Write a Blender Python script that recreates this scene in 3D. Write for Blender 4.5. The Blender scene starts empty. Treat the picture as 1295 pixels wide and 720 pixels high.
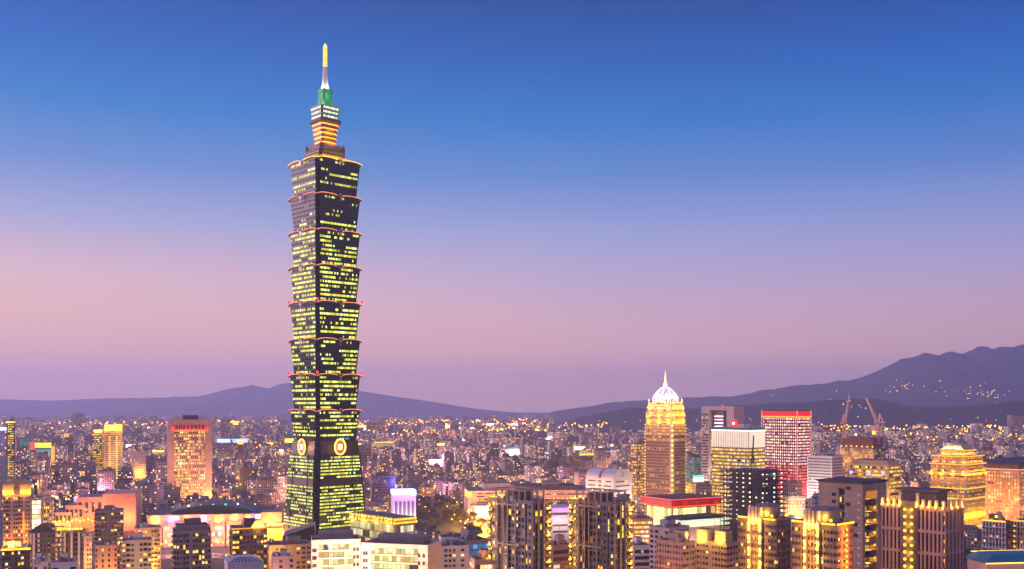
import bpy, bmesh, math, random
import numpy as np
from mathutils import Vector, Matrix, noise as mnoise

SC = bpy.context.scene
COL = SC.collection
R = math.radians
rnd = random.Random(11)

# ------------------------------------------------------------------ camera, world, sun, exposure
F = 1277.0            # focal length in photo pixels (photo is 1295 wide)
CX, HY = 647.5, 512.0  # principal column, horizon row in the photo
EYE = 150.0           # camera height above the city
cd = bpy.data.cameras.new('camera')
cd.sensor_width = 36.0
cd.lens = 36.0 * F / 1295.0
cd.shift_y = (HY - 360.0) / 1295.0
cd.clip_start = 1.0
cd.clip_end = 60000.0
cam = bpy.data.objects.new('camera', cd)
cam.location = (0, 0, EYE)
cam.rotation_euler = (R(90), 0, 0)
COL.objects.link(cam)
SC.camera = cam

SC.view_settings.view_transform = 'Standard'
SC.view_settings.look = 'None'
SC.view_settings.gamma = 1.0
SC.view_settings.use_curve_mapping = False
SC.view_settings.exposure = 0.0
SC.render.engine = 'CYCLES'
cy = SC.cycles
cy.use_denoising = True
cy.denoiser = 'OPENIMAGEDENOISE'
cy.max_bounces = 4
cy.diffuse_bounces = 2
cy.glossy_bounces = 2
cy.transmission_bounces = 2
cy.volume_bounces = 2
cy.sample_clamp_indirect = 3.0
cy.use_light_tree = True
cy.caustics_reflective = False
cy.caustics_refractive = False
SC.render.filter_size = 1.2


def srgb(r, g, b):
    f = lambda c: (c / 255.0) / 12.92 if c <= 10 else ((c / 255.0 + 0.055) / 1.055) ** 2.4
    return (f(r), f(g), f(b), 1.0)


class NT:
    """tiny node-tree writer"""
    def __init__(s, nt):
        s.nt = nt
    def n(s, t, **kw):
        nd = s.nt.nodes.new(t)
        for k, v in kw.items():
            setattr(nd, k, v)
        return nd
    def put(s, sock, v):
        if hasattr(v, 'is_linked') or isinstance(v, bpy.types.NodeSocket):
            s.nt.links.new(v, sock)
        else:
            sock.default_value = v
    def m(s, op, a, b=None, c=None, clamp=False):
        nd = s.n('ShaderNodeMath', operation=op, use_clamp=clamp)
        s.put(nd.inputs[0], a)
        if b is not None: s.put(nd.inputs[1], b)
        if c is not None: s.put(nd.inputs[2], c)
        return nd.outputs[0]
    def mix(s, f, a, b, blend='MIX'):
        nd = s.n('ShaderNodeMix', data_type='RGBA', blend_type=blend)
        s.put(nd.inputs[0], f); s.put(nd.inputs[6], a); s.put(nd.inputs[7], b)
        return nd.outputs[2]
    def ramp(s, f, stops, interp='LINEAR'):
        nd = s.n('ShaderNodeValToRGB')
        cr = nd.color_ramp
        cr.interpolation = interp
        while len(cr.elements) < len(stops):
            cr.elements.new(0.5)
        for e, (p, c) in zip(cr.elements, stops):
            e.position = p; e.color = c
        s.put(nd.inputs[0], f)
        return nd.outputs[0]
    def white(s, vec):
        nd = s.n('ShaderNodeTexWhiteNoise', noise_dimensions='3D')
        s.put(nd.inputs['Vector'], vec)
        return nd.outputs['Value']
    def noise(s, vec, scale, detail=3, rough=0.55):
        nd = s.n('ShaderNodeTexNoise')
        if vec is not None: s.put(nd.inputs['Vector'], vec)
        nd.inputs['Scale'].default_value = scale
        nd.inputs['Detail'].default_value = detail
        nd.inputs['Roughness'].default_value = rough
        return nd.outputs['Fac']
    def sep(s, v):
        nd = s.n('ShaderNodeSeparateXYZ'); s.put(nd.inputs[0], v); return nd.outputs
    def comb(s, x, y, z=0.0):
        nd = s.n('ShaderNodeCombineXYZ')
        for i, v in enumerate((x, y, z)): s.put(nd.inputs[i], v)
        return nd.outputs[0]


# the dusk sky: twilight Nishita sky plus the deep-blue-to-rose gradient of the blue hour
HAZE = 7.6e-5         # density of the evening air, per metre
AFTERGLOW = 9.0
ARCH = 0.68
SUN_EL, SUN_AZ = 3.0, -60.0        # afterglow from the left (west) of the view, degrees
world = bpy.data.worlds.new('World')
SC.world = world
world.use_nodes = True
wt = NT(world.node_tree)
world.node_tree.nodes.clear()
geo = wt.n('ShaderNodeTexCoord')
dx, dy, dz = wt.sep(geo.outputs['Generated'])[:3]
el = wt.m('MAXIMUM', dz, 0.0)
SKY = [(0.0, (255, 198, 168)), (0.05, (250, 196, 182)), (0.09, (224, 186, 196)), (0.12, (198, 180, 212)), (0.17, (152, 168, 220)),
       (0.22, (90, 142, 212)), (0.27, (26, 124, 204)), (0.32, (0, 100, 188)), (0.37, (0, 76, 154)), (0.43, (0, 44, 120)), (0.62, (62, 98, 184)), (1.0, (68, 104, 190))]
g_mid = wt.ramp(el, [(p, srgb(*c)) for p, c in SKY])
SKYL = [(0.0, (255, 194, 156)), (0.05, (252, 194, 162)), (0.09, (255, 202, 174)), (0.12, (242, 200, 194)), (0.17, (172, 178, 216)),
        (0.22, (104, 148, 214)), (0.27, (30, 130, 208)), (0.32, (0, 106, 198)), (0.37, (0, 86, 176)), (0.43, (0, 52, 136)), (0.62, (62, 98, 184)), (1.0, (68, 104, 190))]
g_left = wt.ramp(el, [(p, srgb(*c)) for p, c in SKYL])
# azimuth: -1 on the left of the view (towards the afterglow) .. +1 on the right
az = wt.m('DIVIDE', dx, wt.m('SQRT', wt.m('ADD', wt.m('MULTIPLY', dx, dx), wt.m('MULTIPLY', dy, dy))))
warm = wt.m('MULTIPLY_ADD', az, -1.35, 0.12, clamp=True)
grad = wt.mix(warm, g_mid, g_left)
cool = wt.m('MULTIPLY_ADD', az, 1.3, 0.0, clamp=True)
grad = wt.mix(wt.m('MULTIPLY', cool, 0.75), grad, wt.mix(1.0, grad, (0.62, 0.70, 0.92, 1), 'MULTIPLY'))
# faint streaks of thin high cloud, never a perfectly smooth gradient
nz = wt.noise(wt.comb(wt.m('MULTIPLY', az, 1.3), wt.m('MULTIPLY', dz, 9.0), 0.3), 2.2, 4)
grad = wt.mix(wt.m('MULTIPLY_ADD', nz, 0.5, -0.12, clamp=True), grad, wt.mix(1.0, grad, (1.16, 1.0, 0.98, 1), 'MULTIPLY'))
# the bright afterglow where the sun went down, west of the view and outside it
gx, gy, gz = math.sin(R(-64)) * math.cos(R(7)), math.cos(R(-64)) * math.cos(R(7)), math.sin(R(7))
dot = wt.m('ADD', wt.m('ADD', wt.m('MULTIPLY', dx, gx), wt.m('MULTIPLY', dy, gy)), wt.m('MULTIPLY', dz, gz))
lobe = wt.m('POWER', wt.m('MAXIMUM', dot, 0.0), 40.0)
lob = wt.n('ShaderNodeBackground'); lob.inputs[0].default_value = (1.0, 0.66, 0.82, 1)
wt.put(lob.inputs[1], wt.m('MULTIPLY', lobe, AFTERGLOW))
sky = wt.n('ShaderNodeTexSky', sky_type='NISHITA', sun_disc=False)
sky.sun_elevation = R(SUN_EL)
sky.sun_rotation = R(SUN_AZ)
bg1 = wt.n('ShaderNodeBackground'); wt.put(bg1.inputs[0], grad); bg1.inputs[1].default_value = 1.0
bg2 = wt.n('ShaderNodeBackground'); wt.put(bg2.inputs[0], sky.outputs[0]); bg2.inputs[1].default_value = 0.004
add = wt.n('ShaderNodeAddShader')
out = wt.n('ShaderNodeOutputWorld')
wt.nt.links.new(bg1.outputs[0], add.inputs[0]); wt.nt.links.new(bg2.outputs[0], add.inputs[1])
add2 = wt.n('ShaderNodeAddShader')
wt.nt.links.new(add.outputs[0], add2.inputs[0]); wt.nt.links.new(lob.outputs[0], add2.inputs[1])
# rosy anti-twilight arch in the sky behind the camera
bz = wt.m('MULTIPLY_ADD', dy, -0.95, wt.m('MULTIPLY', dz, 0.3))
arch = wt.n('ShaderNodeBackground'); arch.inputs[0].default_value = (1.0, 0.60, 0.40, 1)
wt.put(arch.inputs[1], wt.m('MULTIPLY', wt.m('POWER', wt.m('MAXIMUM', bz, 0.0), 3.0), ARCH))
add3 = wt.n('ShaderNodeAddShader')
wt.nt.links.new(add2.outputs[0], add3.inputs[0]); wt.nt.links.new(arch.outputs[0], add3.inputs[1])
wt.nt.links.new(add3.outputs[0], out.inputs[0])

sd = bpy.data.lights.new('sun', 'SUN')
sd.energy = 2.1
sd.angle = R(14)
sd.color = (1.0, 0.60, 0.85)
sun = bpy.data.objects.new('sun', sd)
el_, az_ = R(SUN_EL + 5), R(SUN_AZ)
sv = Vector((math.sin(az_) * math.cos(el_), math.cos(az_) * math.cos(el_), math.sin(el_)))
sun.rotation_euler = sv.to_track_quat('Z', 'Y').to_euler()
COL.objects.link(sun)


# ------------------------------------------------------------------ materials
def new_mat(name):
    m = bpy.data.materials.new(name)
    m.use_nodes = True
    m.node_tree.nodes.clear()
    t = NT(m.node_tree)
    o = t.n('ShaderNodeOutputMaterial')
    p = t.n('ShaderNodeBsdfPrincipled')
    t.nt.links.new(p.outputs[0], o.inputs[0])
    return m, t, p

MATS = {}
def wall_mat(key, col, rough=0.75, var=0.25, tile=0.0):
    """plaster / stone / tile cladding: base colour broken by weather streaks and panel joints"""
    if key in MATS: return MATS[key]
    m, t, p = new_mat(key)
    tc = t.n('ShaderNodeTexCoord').outputs['Object']
    x, y, z = t.sep(tc)[:3]
    n1 = t.noise(tc, 0.12, 4)
    n2 = t.noise(t.comb(t.m('MULTIPLY', x, 1.1), t.m('MULTIPLY', y, 1.1), t.m('MULTIPLY', z, 0.06)), 0.9, 3)
    f = t.m('ADD', t.m('MULTIPLY', n1, 0.6), t.m('MULTIPLY', n2, 0.4))
    lo = tuple(c * (1 - var) for c in col[:3]) + (1,)
    hi = tuple(min(1, c * (1 + var)) for c in col[:3]) + (1,)
    c = t.ramp(f, [(0.3, lo), (0.7, hi)])
    if tile:
        j = t.m('LESS_THAN', t.m('FRACT', t.m('DIVIDE', z, tile)), 0.06)
        c = t.mix(t.m('MULTIPLY', j, 0.35), c, (0.02, 0.02, 0.02, 1))
    t.put(p.inputs['Base Color'], c)
    p.inputs['Roughness'].default_value = rough
    MATS[key] = m
    return m

def flat_mat(key, col, rough=0.5, metal=0.0, emit=None, strength=0.0, sample=False):
    if key in MATS: return MATS[key]
    m, t, p = new_mat(key)
    tc = t.n('ShaderNodeTexCoord').outputs['Object']
    nz = t.noise(tc, 0.6, 3)
    lo = tuple(c * 0.82 for c in col[:3]) + (1,); hi = tuple(min(1, c * 1.15) for c in col[:3]) + (1,)
    t.put(p.inputs['Base Color'], t.ramp(nz, [(0.3, lo), (0.7, hi)]))
    p.inputs['Roughness'].default_value = rough
    if 'tower' in key and 'glass' in key: p.inputs['Specular IOR Level'].default_value = 0.22
    p.inputs['Metallic'].default_value = metal
    if emit:
        p.inputs['Emission Color'].default_value = tuple(emit[:3]) + (1,)
        p.inputs['Emission Strength'].default_value = strength
        m.cycles.emission_sampling = 'AUTO' if sample else 'NONE'
    MATS[key] = m
    return m

def glow(key, col, strength, sample=False):
    """something that gives off light: lamp, tube, sign; small unevenness from lamp to lamp"""
    if key in MATS: return MATS[key]
    m, t, p = new_mat(key)
    g = t.n('ShaderNodeNewGeometry').outputs['Position']
    nz = t.noise(g, 0.35, 2)
    t.put(p.inputs['Emission Strength'], t.m('MULTIPLY', t.m('MULTIPLY_ADD', nz, 1.2, 0.4), strength))
    p.inputs['Emission Color'].default_value = tuple(col[:3]) + (1,)
    p.inputs['Base Color'].default_value = tuple(c_ * 0.12 for c_ in col[:3]) + (1,)
    m.cycles.emission_sampling = 'AUTO' if sample else 'NONE'
    MATS[key] = m
    return m

def cells_mat(key, glass, cA, cB, p_lit, strength, run=5.0, frame=(0.05, 0.05, 0.06), wx=(0.08, 0.92), wy=(0.12, 0.9),
              rough=0.18, run_w=0.6, seed=0.0, rnd_wall=None, cC=None):
    """a strip or wall of windows read from UV: u counts windows, v counts storeys; each cell lit or dark on its own"""
    if key in MATS: return MATS[key]
    m, t, p = new_mat(key)
    uv = t.n('ShaderNodeUVMap').outputs[0]
    u, v, _ = t.sep(uv)[:3]
    fu, fv = t.m('FLOOR', u), t.m('FLOOR', v)
    r1 = t.white(t.comb(fu, fv, seed + 0.5))
    r2 = t.white(t.comb(t.m('FLOOR', t.m('DIVIDE', t.m('ADD', fu, t.m('MULTIPLY', fv, 1.7)), run)), fv, seed + 7.5))
    r3 = t.white(t.comb(fu, fv, seed + 13.5))
    q = t.m('ADD', t.m('MULTIPLY', r1, 1 - run_w), t.m('MULTIPLY', r2, run_w))
    thr = p_lit
    at = None
    if rnd_wall:
        at = t.n('ShaderNodeAttribute'); at.attribute_name = 'rnd'
        thr = t.m('MULTIPLY', t.m('MULTIPLY_ADD', at.outputs['Fac'], 1.3, 0.35), p_lit)
    lit = t.m('LESS_THAN', q, thr)
    xu, xv = t.m('FRACT', u), t.m('FRACT', v)
    inside = t.m('MULTIPLY', t.m('MULTIPLY', t.m('GREATER_THAN', xu, wx[0]), t.m('LESS_THAN', xu, wx[1])),
                 t.m('MULTIPLY', t.m('GREATER_THAN', xv, wy[0]), t.m('LESS_THAN', xv, wy[1])))
    if rnd_wall:
        wall = t.ramp(at.outputs['Fac'], [(i / (len(rnd_wall) - 1), tuple(c) + (1,)) for i, c in enumerate(rnd_wall)])
        nz = t.noise(t.n('ShaderNodeNewGeometry').outputs['Position'], 0.08, 4)
        wall = t.mix(t.m('MULTIPLY_ADD', nz, 0.9, -0.1, clamp=True), wall, t.mix(1.0, wall, (0.5, 0.48, 0.5, 1), 'MULTIPLY'))
    else:
        wall = tuple(frame) + (1,)
    base = t.mix(inside, wall, tuple(glass) + (1,))
    t.put(p.inputs['Base Color'], base)
    t.put(p.inputs['Roughness'], t.m('MULTIPLY_ADD', inside, rough - 0.7, 0.7))
    if cC:
        colr = t.ramp(r3, [(0.0, tuple(cA) + (1,)), (0.55, tuple(cB) + (1,)), (1.0, tuple(cC) + (1,))])
    else:
        colr = t.mix(r3, tuple(cA) + (1,), tuple(cB) + (1,))
    t.put(p.inputs['Emission Color'], colr)
    br = t.m('MULTIPLY_ADD', t.m('MULTIPLY', r3, r3), 1.0, 0.45)
    inn = t.noise(t.comb(t.m('MULTIPLY', u, 2.3), t.m('MULTIPLY', v, 2.9), seed), 1.0, 2)
    br = t.m('MULTIPLY', br, t.m('MULTIPLY_ADD', inn, 1.4, 0.3))
    t.put(p.inputs['Emission Strength'], t.m('MULTIPLY', t.m('MULTIPLY', lit, inside), t.m('MULTIPLY', br, strength)))
    if 'tower windows' in key: p.inputs['Specular IOR Level'].default_value = 0.22
    m.cycles.emission_sampling = 'NONE'
    MATS[key] = m
    return m

def pane_mat(key, glass, col=None, strength=0.0, frame=(0.12, 0.11, 0.11)):
    """one window: frame and mullion drawn in the pane's own UV, glass dark or a lit room behind it"""
    if key in MATS: return MATS[key]
    m, t, p = new_mat(key)
    u, v, _ = t.sep(t.n('ShaderNodeUVMap').outputs[0])[:3]
    edge = t.m('MAXIMUM', t.m('ABSOLUTE', t.m('SUBTRACT', u, 0.5)), t.m('ABSOLUTE', t.m('SUBTRACT', v, 0.5)))
    fr = t.m('MAXIMUM', t.m('GREATER_THAN', edge, 0.45), t.m('LESS_THAN', t.m('ABSOLUTE', t.m('SUBTRACT', u, 0.5)), 0.04))
    t.put(p.inputs['Base Color'], t.mix(fr, tuple(glass) + (1,), tuple(frame) + (1,)))
    t.put(p.inputs['Roughness'], t.m('MULTIPLY_ADD', fr, 0.5, 0.08))
    if col:
        g = t.n('ShaderNodeNewGeometry').outputs['Position']
        nz = t.noise(g, 0.7, 2)
        k = t.m('MULTIPLY', t.m('SUBTRACT', 1.0, fr), t.m('MULTIPLY_ADD', nz, 1.6, 0.2))
        k = t.m('MULTIPLY', k, t.m('MULTIPLY_ADD', v, -0.45, 1.15))
        p.inputs['Emission Color'].default_value = tuple(col) + (1,)
        t.put(p.inputs['Emission Strength'], t.m('MULTIPLY', k, strength))
        m.cycles.emission_sampling = 'NONE'
    MATS[key] = m
    return m

W_DARK = pane_mat('window glass dark', (0.018, 0.02, 0.028))
W_BLUE = pane_mat('window glass sky', (0.05, 0.06, 0.085))
W_CURT = pane_mat('window drawn curtain', (0.16, 0.14, 0.13))
W_WARM = pane_mat('window lit warm', (0.1, 0.08, 0.05), (1.0, 0.46, 0.02), 2.6)
W_DIM = pane_mat('window lit dim', (0.1, 0.07, 0.04), (1.0, 0.34, 0.03), 0.6)
W_COOL = pane_mat('window lit white', (0.1, 0.1, 0.08), (1.0, 0.70, 0.20), 2.0)
PANES = [W_DARK, W_BLUE, W_CURT, W_WARM, W_DIM, W_COOL]

G_YEL = glow('yellow light', (1.0, 0.46, 0.015), 2.6)
G_YELP = glow('pale yellow light', (1.0, 0.60, 0.10), 2.6)
G_ORG = glow('orange light', (1.0, 0.22, 0.015), 2.6)
G_RED = glow('red light', (1.0, 0.03, 0.03), 3.0)
G_WHT = glow('white light', (1.0, 0.92, 0.85), 3.2)
G_PNK = glow('pink light', (1.0, 0.45, 0.80), 3.0)
G_BLU = glow('blue light', (0.18, 0.22, 1.0), 3.5)
G_GRN = glow('green light', (0.1, 1.0, 0.35), 2.0)
G_CYN = glow('teal light', (0.12, 0.75, 0.62), 1.0)
M_ROOF = wall_mat('roof concrete', (0.16, 0.155, 0.17), 0.9, 0.35)
M_ROOFD = wall_mat('roof dark', (0.06, 0.06, 0.075), 0.85, 0.4)
M_METAL = flat_mat('grey metal', (0.25, 0.25, 0.27), 0.45, 0.6)
M_STEEL = flat_mat('dark steel', (0.05, 0.045, 0.05), 0.6, 0.3)
FR_SHED = [wall_mat('shed ' + n_, c_, .6, .35, .8) for n_, c_ in (('green', (.07, .16, .13)), ('rust', (.24, .11, .08)), ('blue', (.10, .16, .28)))]
M_TANK = flat_mat('water tank steel', (0.45, 0.46, 0.48), 0.3, 0.8)


# ------------------------------------------------------------------ mesh builder
class MB:
    def __init__(s):
        s.v, s.f, s.mi, s.uv = [], [], [], []
        s.attr = []
        s.cur = 0.0
    def quad(s, a, b, c, d, mi=0, uv=None):
        i = len(s.v)
        s.v += [a, b, c, d]
        s.f.append((i, i + 1, i + 2, i + 3)); s.mi.append(mi)
        s.uv.append(uv or ((0, 0), (1, 0), (1, 1), (0, 1))); s.attr.append(s.cur)
    def poly(s, pts, mi=0, uv=None):
        i = len(s.v)
        s.v += list(pts)
        s.f.append(tuple(range(i, i + len(pts)))); s.mi.append(mi)
        s.uv.append(uv or tuple((0.0, 0.0) for _ in pts)); s.attr.append(s.cur)
    def loft(s, rings, mi=0, cap=True, closed=True, cap_mi=None):
        """rings: list of equal-length point lists"""
        base = len(s.v)
        n = len(rings[0])
        for r_ in rings: s.v += list(r_)
        for k in range(len(rings) - 1):
            for i in range(n if closed else n - 1):
                j = (i + 1) % n
                s.f.append((base + k * n + i, base + k * n + j, base + (k + 1) * n + j, base + (k + 1) * n + i))
                s.mi.append(mi); s.uv.append(((0, 0), (1, 0), (1, 1), (0, 1))); s.attr.append(s.cur)
        if cap:
            cm = mi if cap_mi is None else cap_mi
            k = base + (len(rings) - 1) * n
            s.f.append(tuple(range(k, k + n))); s.mi.append(cm); s.uv.append(tuple((0, 0) for _ in range(n))); s.attr.append(s.cur)
            s.f.append(tuple(range(base + n - 1, base - 1, -1))); s.mi.append(mi); s.uv.append(tuple((0, 0) for _ in range(n))); s.attr.append(s.cur)
    def box(s, x0, x1, y0, y1, z0, z1, mi=0, top_mi=None):
        b = [(x0, y0), (x1, y0), (x1, y1), (x0, y1)]
        s.loft([[(x, y, z0) for x, y in b], [(x, y, z1) for x, y in b]], mi, True, True, top_mi)
    def bar(s, a, b, r, mi=0, n=4):
        a, b = Vector(a), Vector(b)
        d = (b - a)
        if d.length < 1e-6: return
        q = d.to_track_quat('Z', 'Y')
        ring = [q @ Vector((r * math.cos(2 * math.pi * (i + .5) / n), r * math.sin(2 * math.pi * (i + .5) / n), 0)) for i in range(n)]
        s.loft([[tuple(a + p) for p in ring], [tuple(b + p) for p in ring]], mi)
    def tube(s, pts, r, mi=0, n=6):
        pts = [Vector(p) for p in pts]
        rings = []
        for i, p in enumerate(pts):
            d = (pts[min(i + 1, len(pts) - 1)] - pts[max(i - 1, 0)])
            q = d.to_track_quat('Z', 'Y')
            rings.append([tuple(p + q @ Vector((r * math.cos(2 * math.pi * k / n), r * math.sin(2 * math.pi * k / n), 0))) for k in range(n)])
        s.loft(rings, mi)
    def lathe(s, prof, n=16, mi=0, c=(0, 0, 0)):
        s.loft([[(c[0] + r * math.cos(2 * math.pi * k / n), c[1] + r * math.sin(2 * math.pi * k / n), c[2] + z) for k in range(n)] for r, z in prof], mi)
    def ball(s, c, r, mi=0):
        s.lathe([(r * 0.05, -r), (r * 0.75, -r * 0.66), (r, 0), (r * 0.75, r * 0.66), (r * 0.05, r)], 6, mi, c)
    def mesh(s, name, mats, weld=False, attr=False):
        me = bpy.data.meshes.new(name)
        me.from_pydata([tuple(v) for v in s.v], [], s.f)
        for m in mats: me.materials.append(m)
        me.polygons.foreach_set('material_index', s.mi)
        ul = me.uv_layers.new(name='UVMap')
        flat = [c for fu in s.uv for p in fu for c in p]
        ul.data.foreach_set('uv', flat)
        if attr:
            a = me.attributes.new('rnd', 'FLOAT', 'FACE')
            a.data.foreach_set('value', s.attr)
        if weld:
            bm = bmesh.new(); bm.from_mesh(me)
            bmesh.ops.remove_doubles(bm, verts=bm.verts, dist=0.002)
            bm.to_mesh(me); bm.free()
        me.update()
        return me
    def build(s, name, mats, parent=None, loc=None, weld=False, attr=False):
        if not isinstance(mats, (list, tuple)): mats = [mats]
        o = bpy.data.objects.new(name, s.mesh(name, mats, weld, attr))
        COL.objects.link(o)
        if parent: o.parent = parent
        if loc: o.location = loc
        return o

def tag(o, label=None, cat=None, group=None, kind=None):
    if label: o['label'] = label
    if cat: o['category'] = cat
    if group: o['group'] = group
    if kind: o['kind'] = kind
    return o

def empty(name, loc, rz=0.0):
    o = bpy.data.objects.new(name, None)
    o.empty_display_size = 2.0
    o.location = loc; o.rotation_euler = (0, 0, rz)
    COL.objects.link(o)
    return o

def link_copy(src, parent=None, loc=None, rz=None):
    c = src.copy(); COL.objects.link(c)
    if parent is not None: c.parent = parent
    if loc is not None: c.location = loc
    if rz is not None: c.rotation_euler = (0, 0, rz)
    return c

def copy_tree(o, parent=None):
    c = o.copy(); COL.objects.link(c); c.parent = parent
    for ch in list(o.children): copy_tree(ch, c)
    return c

LAMPS = {}
LAMP_GAIN = 2.8
def lamp(parent, loc, col, watts, radius=0.6):
    key = (tuple(col), watts, radius)
    if key not in LAMPS:
        l = bpy.data.lights.new('lamp_light', 'POINT')
        l.color = col; l.energy = watts * LAMP_GAIN; l.shadow_soft_size = radius
        LAMPS[key] = l
    o = bpy.data.objects.new('lamp_light', LAMPS[key])
    COL.objects.link(o)
    o.parent = parent; o.location = loc
    return o

def spot(parent, loc, target, col, watts, ang=70, radius=0.5):
    l = bpy.data.lights.new('floodlight_beam', 'SPOT')
    l.color = col; l.energy = watts * LAMP_GAIN; l.spot_size = R(ang); l.spot_blend = 0.8; l.shadow_soft_size = radius
    o = bpy.data.objects.new('floodlight_beam', l)
    COL.objects.link(o)
    o.parent = parent; o.location = loc
    d = Vector(target) - Vector(loc)
    o.rotation_euler = (-d).to_track_quat('Z', 'Y').to_euler()
    return o

def X(px, D): return (px - CX) / F * D
def Z(py, D): return EYE - (py - HY) / F * D

HEROES = []   # (x0,x1,ytop,D, short name) on the photograph, for naming neighbours and leaving out hidden blocks
FOOT = []     # occupied ground: (x, y, radius)

def block(px_l, px_c, px_r, ytop, D, r=43.0, name='apartment_tower', label='', cat='building', group=None, nick=None, depth=None, z0=0.0):
    """a rectangular plot whose near corner stands at distance D: returns root, width (front face), depth (left face), height"""
    a = R(r)
    xc = X(px_c, D)
    kl, kr = (px_l - CX) / F, (px_r - CX) / F
    w = (kr * D - xc) / (math.cos(a) - kr * math.sin(a))
    if depth is None:
        d = (xc - kl * D) / (math.sin(a) + kl * math.cos(a))
    else:
        d = depth
    if depth is None and ((px_c - px_l < .3 * (px_r - px_c) and not 4 < d < 1.2 * w) or not 4 < d < 1.6 * w + 70): d = w * 0.8
    h = Z(ytop, D) - z0
    # centre = corner + w/2 along local x + d/2 along local y
    cx = xc + w / 2 * math.cos(a) - d / 2 * math.sin(a)
    cyy = D + w / 2 * math.sin(a) + d / 2 * math.cos(a)
    root = empty(name, (cx, cyy, z0), a)
    tag(root, label, cat, group)
    HEROES.append((min(px_l, px_c), px_r, ytop, D, nick))
    FOOT.append((cx, cyy, 0.5 * math.hypot(w, d)))
    return root, w, d, h


def facade_faces(w, d):
    """local faces: name -> (origin, along, inward normal, length)"""
    return {
        'f': (Vector((-w / 2, -d / 2, 0)), Vector((1, 0, 0)), Vector((0, 1, 0)), w),
        'l': (Vector((-w / 2, d / 2, 0)), Vector((0, -1, 0)), Vector((1, 0, 0)), d),
        'r': (Vector((w / 2, -d / 2, 0)), Vector((0, 1, 0)), Vector((-1, 0, 0)), d),
        'b': (Vector((w / 2, d / 2, 0)), Vector((-1, 0, 0)), Vector((0, -1, 0)), w),
    }

KIND = {  # bay code: (margin left, margin right, sill frac, head frac, depth)
    'w': (0.18, 0.18, 0.30, 0.82, 0.35),
    'n': (0.30, 0.30, 0.32, 0.80, 0.35),
    'p': (0.08, 0.08, 0.34, 0.78, 0.30),
    'g': (0.06, 0.06, 0.10, 0.94, 0.50),
    'b': (0.05, 0.05, 0.36, 0.90, 1.40),
    't': (0.22, 0.22, 0.06, 0.97, 0.60),
    's': None,
}

def pick_state(lit, bays_warm=False):
    q = rnd.random()
    if q < lit:
        return rnd.choices([3, 4, 5], [5, 2, 2.5])[0]
    return rnd.choices([0, 1, 2], [5, 3, 1.3])[0]

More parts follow.
